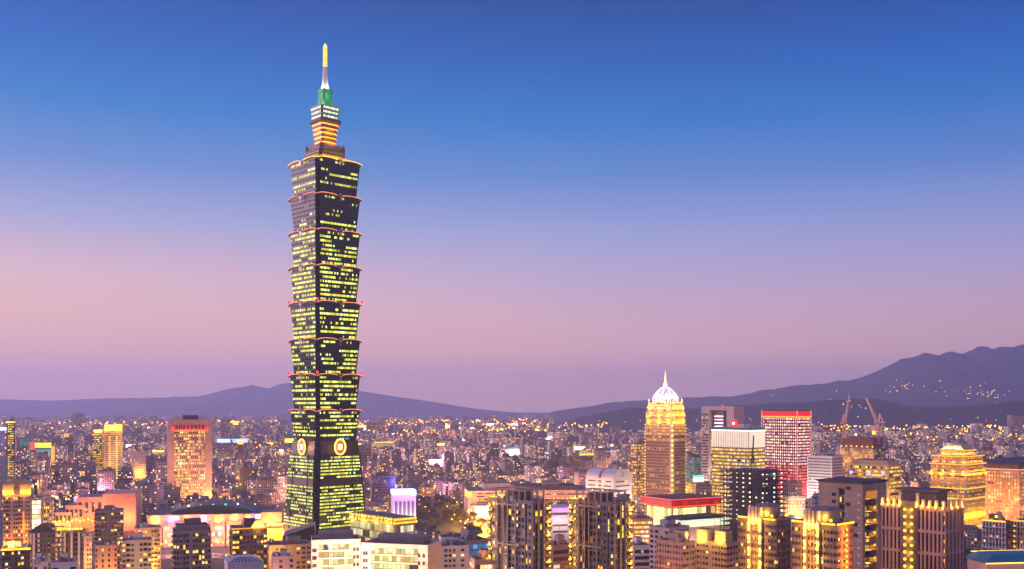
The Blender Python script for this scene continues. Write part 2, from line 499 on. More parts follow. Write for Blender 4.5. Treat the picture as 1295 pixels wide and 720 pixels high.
def tower_shell(root, w, d, h, wall, codes, fh=3.4, base=4.0, top=2.0, lit=0.15, z0=0.0, limit=100, x_off=0.0, y_off=0.0,
                states=None, roof=None, vis='fl', name='wall', parapet=1.1, lit_codes=None):
    """walls with real openings; a window object in each opening (nearest ones by themselves, the rest as one part)"""
    mb = MB()
    wins = []
    nfl = max(1, int((h - base - top) / fh))
    base = h - top - nfl * fh
    off = Vector((x_off, y_off, z0))
    for key, (o, ax, inn, L) in facade_faces(w, d).items():
        code = codes.get(key)
        o = o + off
        if not code:
            mb.quad(tuple(o), tuple(o + ax * L), tuple(o + ax * L + Vector((0, 0, h))), tuple(o + Vector((0, 0, h))))
            continue
        # bays
        nb = len(code); bw = L / nb
        xs = {0.0, L}; cols = []
        zs = {0.0, h}
        for i, c in enumerate(code):
            k = KIND[c]
            if not k: continue
            a, b = i * bw + k[0] * bw, (i + 1) * bw - k[1] * bw
            xs |= {round(a, 4), round(b, 4)}
            cols.append((round(a, 4), round(b, 4), c))
            for fl in range(nfl):
                zs |= {round(base + fl * fh + k[2] * fh, 4), round(base + fl * fh + k[3] * fh, 4)}
        xs, zs = sorted(xs), sorted(zs)
        nx, nz = len(xs) - 1, len(zs) - 1
        open_ = [[None] * nz for _ in range(nx)]
        xi = {x: i for i, x in enumerate(xs)}; zi = {z: i for i, z in enumerate(zs)}
        for a, b, c in cols:
            k = KIND[c]
            for fl in range(nfl):
                za, zb = round(base + fl * fh + k[2] * fh, 4), round(base + fl * fh + k[3] * fh, 4)
                for i in range(xi[a], xi[b]):
                    for j in range(zi[za], zi[zb]): open_[i][j] = k[4]
                wins.append((key, c, a, b, za, zb, k[4], o, ax, inn))
        gi = len(mb.v)
        for i in range(nx + 1):
            for j in range(nz + 1):
                mb.v.append(tuple(o + ax * xs[i] + Vector((0, 0, zs[j]))))
        idx = lambda i, j: gi + i * (nz + 1) + j
        def addf(f):
            mb.f.append(f); mb.mi.append(0); mb.uv.append(((0, 0),) * 4); mb.attr.append(0)
        for i in range(nx):
            for j in range(nz):
                dpt = open_[i][j]
                if dpt is None:
                    addf((idx(i, j), idx(i + 1, j), idx(i + 1, j + 1), idx(i, j + 1)))
                    continue
                for (di, dj, e0, e1) in ((-1, 0, (i, j), (i, j + 1)), (1, 0, (i + 1, j + 1), (i + 1, j)), (0, -1, (i + 1, j), (i, j)), (0, 1, (i, j + 1), (i + 1, j + 1))):
                    ii, jj = i + di, j + dj
                    if 0 <= ii < nx and 0 <= jj < nz and open_[ii][jj] is not None: continue
                    A, B = Vector(mb.v[idx(*e0)]), Vector(mb.v[idx(*e1)])
                    n0 = len(mb.v)
                    mb.v += [tuple(A + inn * dpt), tuple(B + inn * dpt)]
                    addf((idx(*e0), idx(*e1), n0 + 1, n0))
    # roof slab sunk behind the parapet
    X0, X1, Y0, Y1 = -w / 2 + x_off, w / 2 + x_off, -d / 2 + y_off, d / 2 + y_off
    pt = 0.35
    zt = z0 + h
    ring_o = [(X0, Y0), (X1, Y0), (X1, Y1), (X0, Y1)]
    ring_i = [(X0 + pt, Y0 + pt), (X1 - pt, Y0 + pt), (X1 - pt, Y1 - pt), (X0 + pt, Y1 - pt)]
    mb.loft([[(x, y, zt) for x, y in ring_o], [(x, y, zt) for x, y in ring_i], [(x, y, zt - parapet) for x, y in ring_i]], 0, cap=False)
    mb.poly([(x, y, zt - parapet) for x, y in ring_i], 1)
    mb.build(name, [wall, roof or M_ROOF], root, weld=True)
    # windows
    meshes = {}
    def wmesh(ww, hh, st):
        k = (round(ww, 2), round(hh, 2), st)
        if k not in meshes:
            b = MB(); b.quad((-ww / 2, 0, -hh / 2), (ww / 2, 0, -hh / 2), (ww / 2, 0, hh / 2), (-ww / 2, 0, hh / 2))
            meshes[k] = b.mesh('window', [PANES[st]])
        return meshes[k]
    order = sorted(wins, key=lambda q: (0 if q[0] in vis else 1, -q[4]))
    rest = MB()
    for n, (key, c, a, b, za, zb, dp, o, ax, inn) in enumerate(order):
        lp = lit if not lit_codes or c not in lit_codes else lit_codes[c]
        st = pick_state(lp)
        ctr = o + ax * ((a + b) / 2) + inn * (dp - 0.02) + Vector((0, 0, (za + zb) / 2))
        if n < limit and key in vis:
            ob = bpy.data.objects.new('window', wmesh(b - a, zb - za, st))
            COL.objects.link(ob); ob.parent = root; ob.location = ctr
            ob.rotation_euler = (0, 0, math.atan2(ax.y, ax.x))
        else:
            hw, hh = ax * ((b - a) / 2), Vector((0, 0, (zb - za) / 2))
            rest.quad(tuple(ctr - hw - hh), tuple(ctr + hw - hh), tuple(ctr + hw + hh), tuple(ctr - hw + hh), st)
    # balconies and air conditioners stand proud of the wall
    bal = {}
    nb_ = 0
    for (key, c, a, b, za, zb, dp, o, ax, inn) in order:
        if key not in vis: continue
        ctr = o + ax * ((a + b) / 2) + Vector((0, 0, za))
        rz = math.atan2(ax.y, ax.x)
        if c == 'b' and nb_ < 70:
            k = round(b - a, 2)
            if k not in bal:
                m_ = MB(); m_.box(-k / 2 - .1, k / 2 + .1, -1.0, -.01, -1.15, -.95)
                for x0, x1, y0, y1 in ((-k / 2 - .1, k / 2 + .1, -1.0, -.9), (-k / 2 - .1, -k / 2, -.89, -.01), (k / 2, k / 2 + .1, -.89, -.01)): m_.box(x0, x1, y0, y1, -.94, 0.0)
                bal[k] = m_.mesh('balcony', [wall])
            ob = bpy.data.objects.new('balcony', bal[k]); nb_ += 1
        elif c in 'wpn' and rnd.random() < .12:
            if 'ac' not in bal:
                m_ = MB(); m_.box(-.5, .5, -.55, -.02, -.95, -.2); bal['ac'] = m_.mesh('air_conditioner', [M_TANK])
            ob = bpy.data.objects.new('air_conditioner', bal['ac'])
        else: continue
        COL.objects.link(ob); ob.parent = root; ob.location = ctr; ob.rotation_euler = (0, 0, rz)
    if rest.f:
        ob = rest.build('window', PANES, root)
        ob['kind'] = 'stuff'
    return nfl, base

def bands(root, w, d, h, wall, glass, fh=4.0, bh=2.4, cell=1.6, z0=0.0, base=5.0, top=2.0, margin=0.0, faces='lfr', roof=None,
          x_off=0.0, y_off=0.0, name='wall', proud=0.06, body=True, parapet=1.0, ridge=0.0, glass_of=None, seed=None):
    """office block: solid walls and one ribbon of glazing per storey"""
    nfl = max(1, int((h - base - top) / fh))
    base = h - top - nfl * fh
    if body:
        mb = MB()
        X0, X1, Y0, Y1 = -w / 2 + x_off, w / 2 + x_off, -d / 2 + y_off, d / 2 + y_off
        pt = 0.5
        ro = [(X0, Y0), (X1, Y0), (X1, Y1), (X0, Y1)]
        ri = [(X0 + pt, Y0 + pt), (X1 - pt, Y0 + pt), (X1 - pt, Y1 - pt), (X0 + pt, Y1 - pt)]
        rings = [[(x, y, z0) for x, y in ro], [(x, y, z0 + h) for x, y in ro], [(x, y, z0 + h) for x, y in ri], [(x, y, z0 + h - parapet) for x, y in ri]]
        mb.loft(rings, 0, True, True, 1)
        mb.build(name, [wall, roof or M_ROOF], root)
    s0 = rnd.randint(0, 500) if seed is None else seed
    for fl in range(nfl):
        za = z0 + base + fl * fh + (fh - bh) / 2
        zb = za + bh
        g = glass if not glass_of else glass_of(fl, nfl)
        b = MB()
        u = float(rnd.randint(0, 50))
        for key in faces:
            o, ax, inn, L = facade_faces(w, d)[key]
            o = o + Vector((x_off, y_off, 0)) - inn * proud
            a, e = margin, L - margin
            if margin == 0: a, e = -proud, L + proud
            n = max(1, round((e - a) / cell))
            p0, p1 = o + ax * a, o + ax * e
            v = s0 + fl
            b.quad((p0.x, p0.y, za), (p1.x, p1.y, za), (p1.x, p1.y, zb), (p0.x, p0.y, zb), 0,
                   ((u, v), (u + n, v), (u + n, v + 0.999), (u, v + 0.999)))
            u += n
        b.build('window_band', g, root, weld=(margin == 0))
    return nfl, base

def part_box(root, name, mat, x0, x1, y0, y1, z0, z1, top=None, label=None):
    b = MB(); b.box(x0, x1, y0, y1, z0, z1, 0, 1 if top else None)
    o = b.build(name, [mat, top] if top else mat, root)
    if label: o['label'] = label
    return o

def roof_kit(root, w, d, h, wall, seed=0, n_tank=2, house=True, x_off=0, y_off=0):
    """lift house, water tanks, ducts and an aerial on a flat roof"""
    q = random.Random(seed)
    z = h - 1.0
    if house:
        hw, hd = w * q.uniform(.25, .4), d * q.uniform(.3, .45)
        px, py = q.uniform(-.15, .15) * w + x_off, q.uniform(-.1, .2) * d + y_off
        b = MB(); b.box(px - hw / 2, px + hw / 2, py - hd / 2, py + hd / 2, z, z + q.uniform(4, 6.5), 0, 1)
        b.build('lift_house', [wall, M_ROOFD], root)
    for i in range(2):
        b = MB(); y_ = q.uniform(-.4, .4) * d + y_off; b.tube([(-w * .42 + x_off, y_, z + .5), (w * q.uniform(-.1, .4) + x_off, y_, z + .5), (w * .41 + x_off, y_ + q.uniform(-2, 2), z + .5)], .22, 0, 5); b.build('roof_pipe', M_METAL, root)
    for i in range(n_tank + 1):
        b = MB()
        r_ = q.uniform(0.9, 1.5)
        b.lathe([(r_, 0), (r_, 2.4), (r_ * .7, 2.9), (0.05, 3.0)], 10, 0, (q.uniform(-.42, .42) * w + x_off, q.uniform(-.42, .42) * d + y_off, z))
        b.build('water_tank', M_TANK, root)
    for i in range(5):
        b = MB()
        px, py = q.uniform(-.44, .4) * w + x_off, q.uniform(-.42, .42) * d + y_off
        b.box(px, px + q.uniform(1, 3), py, py + q.uniform(1, 2), z, z + q.uniform(.8, 1.8))
        b.build('air_conditioner', M_METAL, root)
    b = MB()
    px, py = q.uniform(-.3, .1) * w + x_off, q.uniform(-.4, .0) * d + y_off; sw, sd_ = w * q.uniform(.15, .3), d * q.uniform(.15, .3)
    b.loft([[(px, y, z + .02), (px + sw, y, z + .02), (px + sw, y, z + 2.3), (px, y, z + 3.0)] for y in (py + sd_, py)], 0)
    b.build('roof_shed', FR_SHED[q.randrange(3)], root)
    b = MB(); b.bar((w * .2 + x_off, d * .1 + y_off, z), (w * .2 + x_off, d * .1 + y_off, z + 11), 0.14)
    b.build('antenna', M_METAL, root)

# ------------------------------------------------------------------ ground, hills, haze
def structure(o, kind='structure'):
    o['kind'] = kind
    return o

m, t, p = new_mat('city ground')
g = t.n('ShaderNodeNewGeometry').outputs['Position']
c = t.ramp(t.noise(g, 0.004, 6, 0.65), [(0.3, (0.028, 0.027, 0.03, 1)), (0.55, (0.05, 0.048, 0.052, 1)), (0.75, (0.03, 0.045, 0.022, 1))])
c = t.mix(t.m('MULTIPLY', t.noise(g, 0.06, 4), 0.5), c, (0.075, 0.07, 0.075, 1))
t.put(p.inputs['Base Color'], c); p.inputs['Roughness'].default_value = 0.85
mb = MB()
mb.quad((-13000, -400, 0), (13000, -400, 0), (13000, 19500, 0), (-13000, 19500, 0))
structure(mb.build('ground', m))

m, t, p = new_mat('forested hill')
g = t.n('ShaderNodeNewGeometry').outputs['Position']
t.put(p.inputs['Base Color'], t.ramp(t.noise(g, 0.006, 8, 0.7), [(0.3, (0.018, 0.028, 0.014, 1)), (0.7, (0.05, 0.07, 0.035, 1))]))
p.inputs['Roughness'].default_value = 0.95
M_HILL = m

RIDGES = []
def ridge(name, D, thick, pts, seed, wob=0.10):
    """a forested range: crest line from its real heights at distance D, slopes running down front and back"""
    pxs = [q[0] for q in pts]; hs = [max(2.0, Z(q[1], D)) for q in pts]
    n, mrow = 220, 26
    x0, x1 = pxs[0], pxs[-1]
    rows = []
    for j in range(mrow + 1):
        tt = j / mrow * 2 - 1
        prof = max(0.0, 1 - abs(tt)) ** 1.25
        row = []
        for i in range(n + 1):
            px = x0 + (x1 - x0) * i / n
            hh = float(np.interp(px, pxs, hs))
            x = X(px, D); y = D + tt * thick
            nz = mnoise.fractal(Vector((x / 700.0, y / 700.0, seed)), 0.9, 2.1, 6)
            fine = mnoise.fractal(Vector((x / 160.0, y / 160.0, seed + 3)), 0.8, 2.0, 4)
            z = hh * prof * (1 + wob * nz * (1.0 if abs(tt) > 0.04 else 0.35)) + fine * hh * 0.035 * (prof > 0.02)
            row.append((x, y + nz * thick * .06, max(z, -0.5 if prof < .02 else 0.5)))
        rows.append(row)
    b = MB()
    b.loft(rows, 0, cap=False, closed=False)
    o = b.build(name, M_HILL)
    for pl in o.data.polygons: pl.use_smooth = True
    structure(o)
    RIDGES.append((D, pxs, hs, thick))

ridge('hills', 16000, 2600, [(-260, 500), (-120, 499), (0, 505), (60, 507), (130, 504), (200, 503), (255, 501), (285, 493), (318, 487), (338, 492), (352, 486), (372, 484),
                         (400, 486), (430, 492), (470, 497), (510, 503), (545, 508), (575, 513), (600, 517), (640, 521), (690, 524), (720, 526)], 1.0, 0.06)
ridge('mountain', 10500, 2600, [(700, 520), (745, 514), (770, 509), (800, 507), (850, 505), (885, 502), (930, 501), (965, 494), (1000, 488), (1040, 485), (1075, 481), (1100, 473), (1125, 461),
                            (1150, 453), (1165, 447), (1178, 446), (1190, 449), (1203, 444), (1215, 447), (1228, 442), (1240, 438), (1255, 441), (1270, 439), (1300, 438), (1340, 444), (1420, 448), (1560, 470)], 5.0, 0.05)
ridge('foothills', 5700, 520, [(715, 533), (740, 527), (765, 522), (800, 516), (850, 519), (880, 516), (905, 513), (950, 512), (1000, 509), (1040, 507), (1080, 505), (1105, 505), (1130, 508),
                             (1150, 515), (1180, 515), (1210, 514), (1250, 510), (1300, 507), (1400, 500), (1500, 512)], 9.0, 0.05)

hz = MB()
hz.box(-13500, 13500, -600, 20000, -1.0, 790.0)
haze = hz.build('haze', [])
m = bpy.data.materials.new('evening haze')
m.use_nodes = True
m.node_tree.nodes.clear()
t = NT(m.node_tree)
o_ = t.n('ShaderNodeOutputMaterial'); v_ = t.n('ShaderNodeVolumePrincipled')
v_.inputs['Color'].default_value = (0.66, 0.72, 1.0, 1)
v_.inputs['Density'].default_value = HAZE
v_.inputs['Anisotropy'].default_value = 0.3
t.nt.links.new(v_.outputs[0], o_.inputs['Volume'])
haze.data.materials.append(m)
haze['kind'] = 'stuff'

# ------------------------------------------------------------------ the supertall tower
def supertall():
    D = 1000.0
    sc = D / F
    cx, cyy = X(410.5, D + 30), D + 33
    k = (D + 33) / D
    root = empty('skyscraper', (cx, cyy, 0), R(43))
    tag(root, 'supertall dark green tower of eight flared tiers with yellow windows, gold rings and lit spire', 'skyscraper')
    HEROES.append((356, 464, 55, D, 'the supertall tiered tower'))
    FOOT.append((cx, cyy, 52))
    zz = lambda py: EYE - (py - HY) * sc * 1.03
    glass = flat_mat('tower green glass', (0.008, 0.030, 0.028), 0.30, 0.0)
    metal = flat_mat('tower bronze metal', (0.05, 0.034, 0.03), 0.45, 0.5)
    roofm = M_ROOFD
    GA, GB, GC = (0.62, 0.85, 0.04), (1.0, 0.74, 0.05), (0.60, 0.95, 0.30)
    fr = (0.016, 0.022, 0.026)
    mats = {}
    def wm(p, s, tag_):
        return cells_mat('tower windows ' + tag_, (0.02, 0.032, 0.036), GA, GB, p, s, 9.0, fr, (0.04, 0.96), (0.06, 0.94), 0.15, 0.74, 3.0, None, GC)
    P = {0: wm(0.34, 1.5, 'a'), 1: wm(0.14, 1.2, 'b'), 2: wm(0.60, 1.6, 'c'), 3: wm(0.66, 1.7, 'd'), 4: wm(0.64, 1.8, 'e'), 5: wm(0.54, 1.6, 'f'), 6: wm(0.64, 1.7, 'g'), 7: wm(0.62, 1.7, 'h')}
    base_m = wm(0.67, 1.6, 'base')
    notchm = flat_mat('tower corner glass', (0.012, 0.016, 0.022), 0.2, 0.2)
    arc = glow('awning neon', (1.0, 0.27, 0.10), 1.5)
    awn = flat_mat('awning copper', (0.22, 0.08, 0.05), 0.5, 0.3)
    silver = flat_mat('ornament silver', (0.55, 0.5, 0.5), 0.35, 0.7)

    def notch(s, n):
        a, b = s / 2, s / 2 - n
        q = [(-b, -a), (b, -a), (b, -b), (a, -b), (a, b), (b, b), (b, a), (-b, a), (-b, b), (-a, b), (-a, -b), (-b, -b)]
        return q
    def ring(s, n, z): return [(x, y, z) for x, y in notch(s, n)]
    def band(parent, s0, s1, n, z0, z1, mat, cell, v):
        b = MB()
        lo, hi = notch(s0, n), notch(s1, n)
        u = 0
        for i in range(12):
            j = (i + 1) % 12
            L = math.hypot(lo[j][0] - lo[i][0], lo[j][1] - lo[i][1])
            long_ = L > n * 1.5
            c = max(1, round(L / cell))
            b.quad((*lo[i], z0), (*lo[j], z0), (*hi[j], z1), (*hi[i], z1), 0 if long_ else 1, ((u, v), (u + c, v), (u + c, v + 0.999), (u, v + 0.999)))
            u += c
        return b.build('window_band', [mat, notchm], parent, weld=True)

    # podium and the sloping base
    s_b0, s_b1 = 65.5, 55.5
    zb0, zb1 = 0.0, zz(574)
    b = MB()
    b.loft([ring(s_b0 + 3.2, 5.5, 0), ring(s_b1, 5.0, zb1)], 0)
    base = b.build('base_block', [glass], root)
    nfl = 23
    z_lo = zz(668)
    for k_ in range(nfl):
        t0 = k_ / nfl
        za = z_lo + (zb1 - 1.0 - z_lo) * (k_ + 0.22) / nfl; zb_ = z_lo + (zb1 - 1.0 - z_lo) * (k_ + 0.78) / nfl
        f = lambda z: s_b0 + 3.2 + (s_b1 - s_b0 - 3.2) * z / zb1 + 0.14
        if k_ in (0, 14, 15):   # plant storeys: dark bronze louvres
            b = MB(); b.loft([ring(f(za - 1) + .5, 5.2, za - 1), ring(f(zb_ + .6) + .5, 5.2, zb_ + .6)], 0)
            b.build('plant_belt', metal, base)
        else:
            band(base, f(za), f(zb_), 5.2, za, zb_, base_m, 1.7, 200 + k_)
    for sx in (-1, 1):
        for face in ('f', 'l'):
            b = MB()
            for zt in (zz(668) + 1, zz(611)):
                pass
            p0 = 0.24 * sx
            f = lambda z: (s_b0 + 3.2 + (s_b1 - s_b0 - 3.2) * z / zb1) / 2 + 0.35
            pts = [((p0 * 2 * f(z), -f(z), z) if face == 'f' else (-f(z), p0 * 2 * f(z), z)) for z in (zz(668), zb1)]
            b.bar(pts[0], pts[1], 0.45)
            b.build('pilaster', metal, base)

    # waist with the gold rings
    zw0, zw1 = zz(574), zz(557)
    b = MB(); b.loft([ring(53.5, 5, zw0 - 0.5), ring(51, 4, zw1)], 0)
    waist = b.build('waist_belt', metal, root)
    for face in range(4):
        a = face * math.pi / 2
        q = Matrix.Rotation(a, 4, 'Z')
        cz = zz(564.5)
        b = MB()
        n = 36
        pts = [q @ Vector((6.3 * math.cos(2 * math.pi * i / n), -27.6, cz + 7.6 * math.sin(2 * math.pi * i / n))) for i in range(n + 1)]
        b.tube(pts, 0.75, 0, 6)
        b.build('gold_ring', glow('gold ring light', (1.0, 0.50, 0.08), 3.4), waist)
        b = MB()
        disc = [[q @ Vector((r_ * 6.0 * math.cos(2 * math.pi * i / n), yy, cz + r_ * 7.3 * math.sin(2 * math.pi * i / n))) for i in range(n)] for r_, yy in ((1, -26.4), (1, -27.2), (0.8, -27.4))]
        b.loft([[tuple(p) for p in r_] for r_ in disc], 0)
        b.build('ring_disc', flat_mat('ring disc', (0.16, 0.05, 0.03), 0.5, 0.3, (1.0, 0.25, 0.02), 0.25), waist)
        b = MB()
        sq = [q @ Vector((x, y, cz + z)) for y in (-27.3, -27.9) for x, z in ((-2.2, -2.7), (2.2, -2.7), (2.2, 2.7), (-2.2, 2.7))]
        b.loft([[tuple(p) for p in sq[:4]], [tuple(p) for p in sq[4:]]], 0)
        b.build('ring_square', glow('coin square light', (1.0, 0.82, 0.62), 2.4), waist)
        if face in (0, 3):
            lp = q @ Vector((0, -33, cz)); lamp(root, tuple(lp), (1, .5, .1), 3500, 2.0)

    tops = [518, 474, 430, 384, 339, 295, 251, 207]
    for i, ty in enumerate(tops):
        z1 = zz(ty); z0 = zz(tops[i - 1]) if i else zz(557)
        s0, s1 = 47.5, 53.5
        n0 = 3.4
        b = MB()
        b.loft([ring(s0, n0, z0), ring(s1, n0, z1 - 1.4), ring(s1 + .4, n0, z1 - .4), ring(s1 + .4, n0, z1), ring(s0 - 1, n0, z1)], 0, True, True, 1)
        mod = b.build('tier', [glass, roofm], root)
        hgt = z1 - z0
        for k_ in range(8):
            za = z0 + hgt * (k_ + 0.24) / 8.35; zb_ = z0 + hgt * (k_ + 0.80) / 8.35
            f = lambda z: s0 + (s1 - s0) * (z - z0) / (hgt - 1.4) + 0.14
            mt = P[7 - i]
            if i == 7 and k_ in (2, 4): mt = wm(0.72, 1.15, 'amber')
            if i == 7 and k_ in (0, 1, 6): mt = P[1]
            if i == 6 and k_ == 1: mt = P[4]
            if (i, k_) in ((5, 4), (5, 5), (3, 7), (1, 7), (0, 5), (2, 6)): mt = P[0]
            if i == 0 and k_ == 0: mt = cells_mat('tower windows teal', (0.02, 0.03, 0.04), (0.2, 0.8, 0.8), (0.3, 1.0, 0.9), 0.45, 1.0, 12.0, fr)
            band(mod, f(za), f(zb_), n0, za, zb_, mt, 1.5, 17 * i + k_)
        # curled awnings and the knot ornament on every face
        for face in range(4):
            q = Matrix.Rotation(face * math.pi / 2, 4, 'Z')
            hs = s1 / 2
            for sx in (-1, 1):
                pts, low = [], []
                for j in range(13):
                    t_ = j / 12
                    xx = sx * (3.2 + (hs - 3.2 - 0.2) * t_)
                    zz_ = z1 - 1.2 + 1.5 * (1 - abs(2 * t_ - 0.9) ** 3.0)
                    pts.append(tuple(q @ Vector((xx, -hs - .7, zz_))))
                    low.append(tuple(q @ Vector((xx, -hs + .2, zz_ - 1.6))))
                b = MB(); b.tube(pts, 0.36, 0, 5)
                lit = i != 7
                aw = MB(); aw.loft([pts, low], 0, cap=False, closed=False)
                awning = aw.build('awning', awn, mod)
                b.build('neon_tube', arc if lit else G_YEL, awning)
            b = MB()
            cpt = q @ Vector((0, -hs - 1.6, z1 - 1.2))
            pts = [q @ Vector((1.7 * math.cos(2 * math.pi * j / 14), -hs - 2.4, z1 - 1.0 + 1.9 * math.sin(2 * math.pi * j / 14))) for j in range(15)]
            b.tube(pts, 0.45, 0, 5)
            b.bar(tuple(q @ Vector((0, -hs - 1.6, z1 - 6.5))), tuple(q @ Vector((0, -hs - 2.2, z1 - 2.6))), 0.5)
            b.build('ruyi_ornament', silver, mod)
        if ty in (474, 384):
            for p_ in ((-27.5, -27.5), (27.5, -27.5), (-27.5, 27.5)):
                kx = 24.5 / 27.5 if p_ == (-27.5, -27.5) else 0.97
                b = MB(); b.ball((p_[0] * kx, p_[1] * kx, z1 + 1.5), 1.5); b.build('beacon', G_RED, root)
    # roof of the top tier: floodlit yellow skirt, dark stepped house above
    zr = zz(207)
    b = MB(); b.loft([ring(46, 3, zr), ring(33, 3, zr + 5.5)], 0, True, True, 1)
    b.build('roof_skirt', [flat_mat('skirt gold', (0.5, 0.35, 0.08), 0.5, 0.1), roofm], root)
    for q in range(4):
        for off in (-14, 0, 14):
            p_ = Matrix.Rotation(q * math.pi / 2, 4, 'Z') @ Vector((off, -24.8, zr + 2.6))
            lamp(root, tuple(p_), (1, .48, .01), 3600, .5)
    zs0, zs1 = zr + 5, zz(185)
    b = MB(); b.loft([ring(31, 3, zs0), ring(31, 3, zs0 + 7), ring(28, 3, zs0 + 7), ring(26, 3, zs1)], 0)
    hs_ = b.build('setback_block', [flat_mat('tower dusk stone', (0.10, 0.08, 0.09), 0.6)], root)
    for k_ in range(2):
        band(hs_, 31.2, 31.2, 3, zs0 + 1.5 + 3.2 * k_, zs0 + 3.2 + 3.2 * k_, P[1], 1.5, 400 + k_)
    for sx in (-1, 1):
        for sy in (-1, 1):
            b = MB(); b.lathe([(1.5, 0), (1.8, 2.5), (.9, 5.5), (.15, 7.5)], 8, 0, (sx * 13.3, sy * 13.3, zs0 + 6.8)); b.build('finial', metal, root)
    # flared crown shaft, storeys glowing amber
    zc0, zc1 = zs1 - 1, zz(157)
    b = MB(); b.loft([ring(15.5, 1.5, zc0), ring(20.5, 1.8, zc1)], 0)
    shaft = b.build('crown_shaft', flat_mat('crown bronze', (0.16, 0.09, 0.04), 0.5, 0.2), root)
    for k_ in range(5):
        za = zc0 + 1 + (zc1 - zc0) * (k_ + .50) / 5.2; zb_ = zc0 + 1 + (zc1 - zc0) * (k_ + .80) / 5.2
        f = lambda z: 15.5 + 5 * (z - zc0) / (zc1 - zc0) + .2
        b = MB(); b.loft([ring(f(za), 1.6, za), ring(f(zb_), 1.6, zb_)], 0)
        b.build('light_strip', glow('crown amber', (1.0, .36, .02), 2.4), shaft)
        b = MB(); b.loft([ring(f(zb_) + .9, 1.6, zb_ + .1), ring(f(zb_) + 1.1, 1.6, zb_ + .6)], 0)
        b.build('ledge', metal, shaft)
    for q in range(4):
        for k_ in range(2):
            p_ = Matrix.Rotation(q * math.pi / 2, 4, 'Z') @ Vector((0, -13.5, zc0 + 3 + 11 * k_)); lamp(root, tuple(p_), (1, .40, .04), 1500, .5)
    b = MB(); b.loft([ring(22, 1.8, zc1), ring(24.6, 1.8, zc1 + 1.2), ring(24.6, 1.8, zc1 + 3.6), ring(21, 1.8, zc1 + 4)], 0)
    b.build('balcony_ledge', flat_mat('ledge dusk', (0.08, 0.055, 0.07), 0.6), root)
    zt0, zt1 = zc1 + 4, zz(135.5)
    b = MB(); b.loft([ring(20, 1.6, zt0), ring(22.6, 1.6, zt1)], 0)
    tier = b.build('lantern_tier', flat_mat('lantern stone', (0.35, 0.40, 0.32), 0.6), root)
    for k_ in range(3):
        za = zt0 + .8 + (zt1 - zt0) * k_ / 3.05; zb_ = za + 2.6
        band(tier, 20.5 + .8 * k_, 20.9 + .8 * k_, 1.6, za, zb_, cells_mat('lantern cells', (.2, .25, .2), (.65, 1.0, .62), (.9, 1.0, .7), 0.97, 1.9, 3, (.10, .12, .10), (.12, .88), (.1, .8)), 1.3, 500 + k_)
    # green lit drum, white cone and the yellow lamp mast
    zg0, zg1 = zt1, zz(113)
    b = MB(); b.loft([ring(13.5, 1.2, zg0), ring(10.2, 1, zg1 - 5.5), ring(10.2, 1, zg1 - 4.5), ring(12.4, 1.2, zg1 - 2), ring(12.4, 1.2, zg1), ring(7, .8, zg1)], 0)
    b.build('green_drum', flat_mat('drum jade', (0.05, 0.30, 0.14), 0.5), root)
    for q in range(4):
        p_ = Matrix.Rotation(q * math.pi / 2 + .78, 4, 'Z') @ Vector((0, -11.5, zg0 + 2)); lamp(root, tuple(p_), (.1, 1, .4), 900, .4)
        p_ = Matrix.Rotation(q * math.pi / 2, 4, 'Z') @ Vector((0, -9.5, zg0 + 12)); lamp(root, tuple(p_), (.1, 1, .4), 300, .4)
        p_ = Matrix.Rotation(q * math.pi / 2, 4, 'Z') @ Vector((0, -5.4, zg1 + 1)); lamp(root, tuple(p_), (1, .95, .85), 1500, .3)
    b = MB(); b.lathe([(3.6, zg1), (3.0, zg1 + 8), (2.2, zz(86)), (1.9, zz(83))], 16)
    b.build('spire_cone', flat_mat('spire white', (0.75, 0.74, 0.72), 0.5), root)
    zy0, zy1 = zz(83.5), zz(58)
    prof = []
    for k_ in range(10):
        za = zy0 + (zy1 - zy0) * k_ / 10
        prof += [(1.7, za), (2.2, za + .3), (2.2, za + (zy1 - zy0) / 10 - .7), (1.7, za + (zy1 - zy0) / 10 - .3)]
    b = MB(); b.lathe(prof, 14); b.build('lamp_mast', glow('mast yellow', (1.0, .56, .06), 2.8), root)
    for k_ in range(1, 10):
        za = zy0 + (zy1 - zy0) * k_ / 10 - .25
        b = MB(); b.lathe([(2.35, za), (2.35, za + .5), (1.6, za + .5)], 14); b.build('mast_collar', metal, root)
    b = MB(); b.lathe([(1.6, zy1), (1.2, zy1 + 1.5), (.15, zz(54))], 8); b.build('mast_tip', glow('mast tip', (1, .6, .3), 3), root)

supertall()

# ------------------------------------------------------------------ named buildings
T_TAN = wall_mat('tan tile', (0.36, 0.26, 0.22), 0.7, 0.22, 3.3)
T_PINK = wall_mat('pink tile', (0.42, 0.27, 0.24), 0.7, 0.22, 3.2)
T_GREY = wall_mat('grey tile', (0.20, 0.175, 0.19), 0.7, 0.25, 3.3)
T_DARK = wall_mat('dark tile', (0.11, 0.09, 0.10), 0.65, 0.3, 3.3)
T_BROWN = wall_mat('brown tile', (0.21, 0.14, 0.12), 0.7, 0.25, 3.3)
T_CREAM = wall_mat('cream stone', (0.55, 0.42, 0.36), 0.7, 0.15, 4.2)
T_WHITE = wall_mat('white panel', (0.68, 0.62, 0.62), 0.6, 0.1, 4.0)
T_LAV = wall_mat('pale render', (0.45, 0.41, 0.48), 0.7, 0.18, 3.2)
T_GOLD = wall_mat('buff granite', (0.50, 0.38, 0.22), 0.65, 0.18, 4.0)
T_SALMON = wall_mat('salmon stone', (0.56, 0.30, 0.22), 0.7, 0.15, 4.5)
T_CONC = wall_mat('raw concrete', (0.28, 0.22, 0.20), 0.8, 0.2, 2.8)
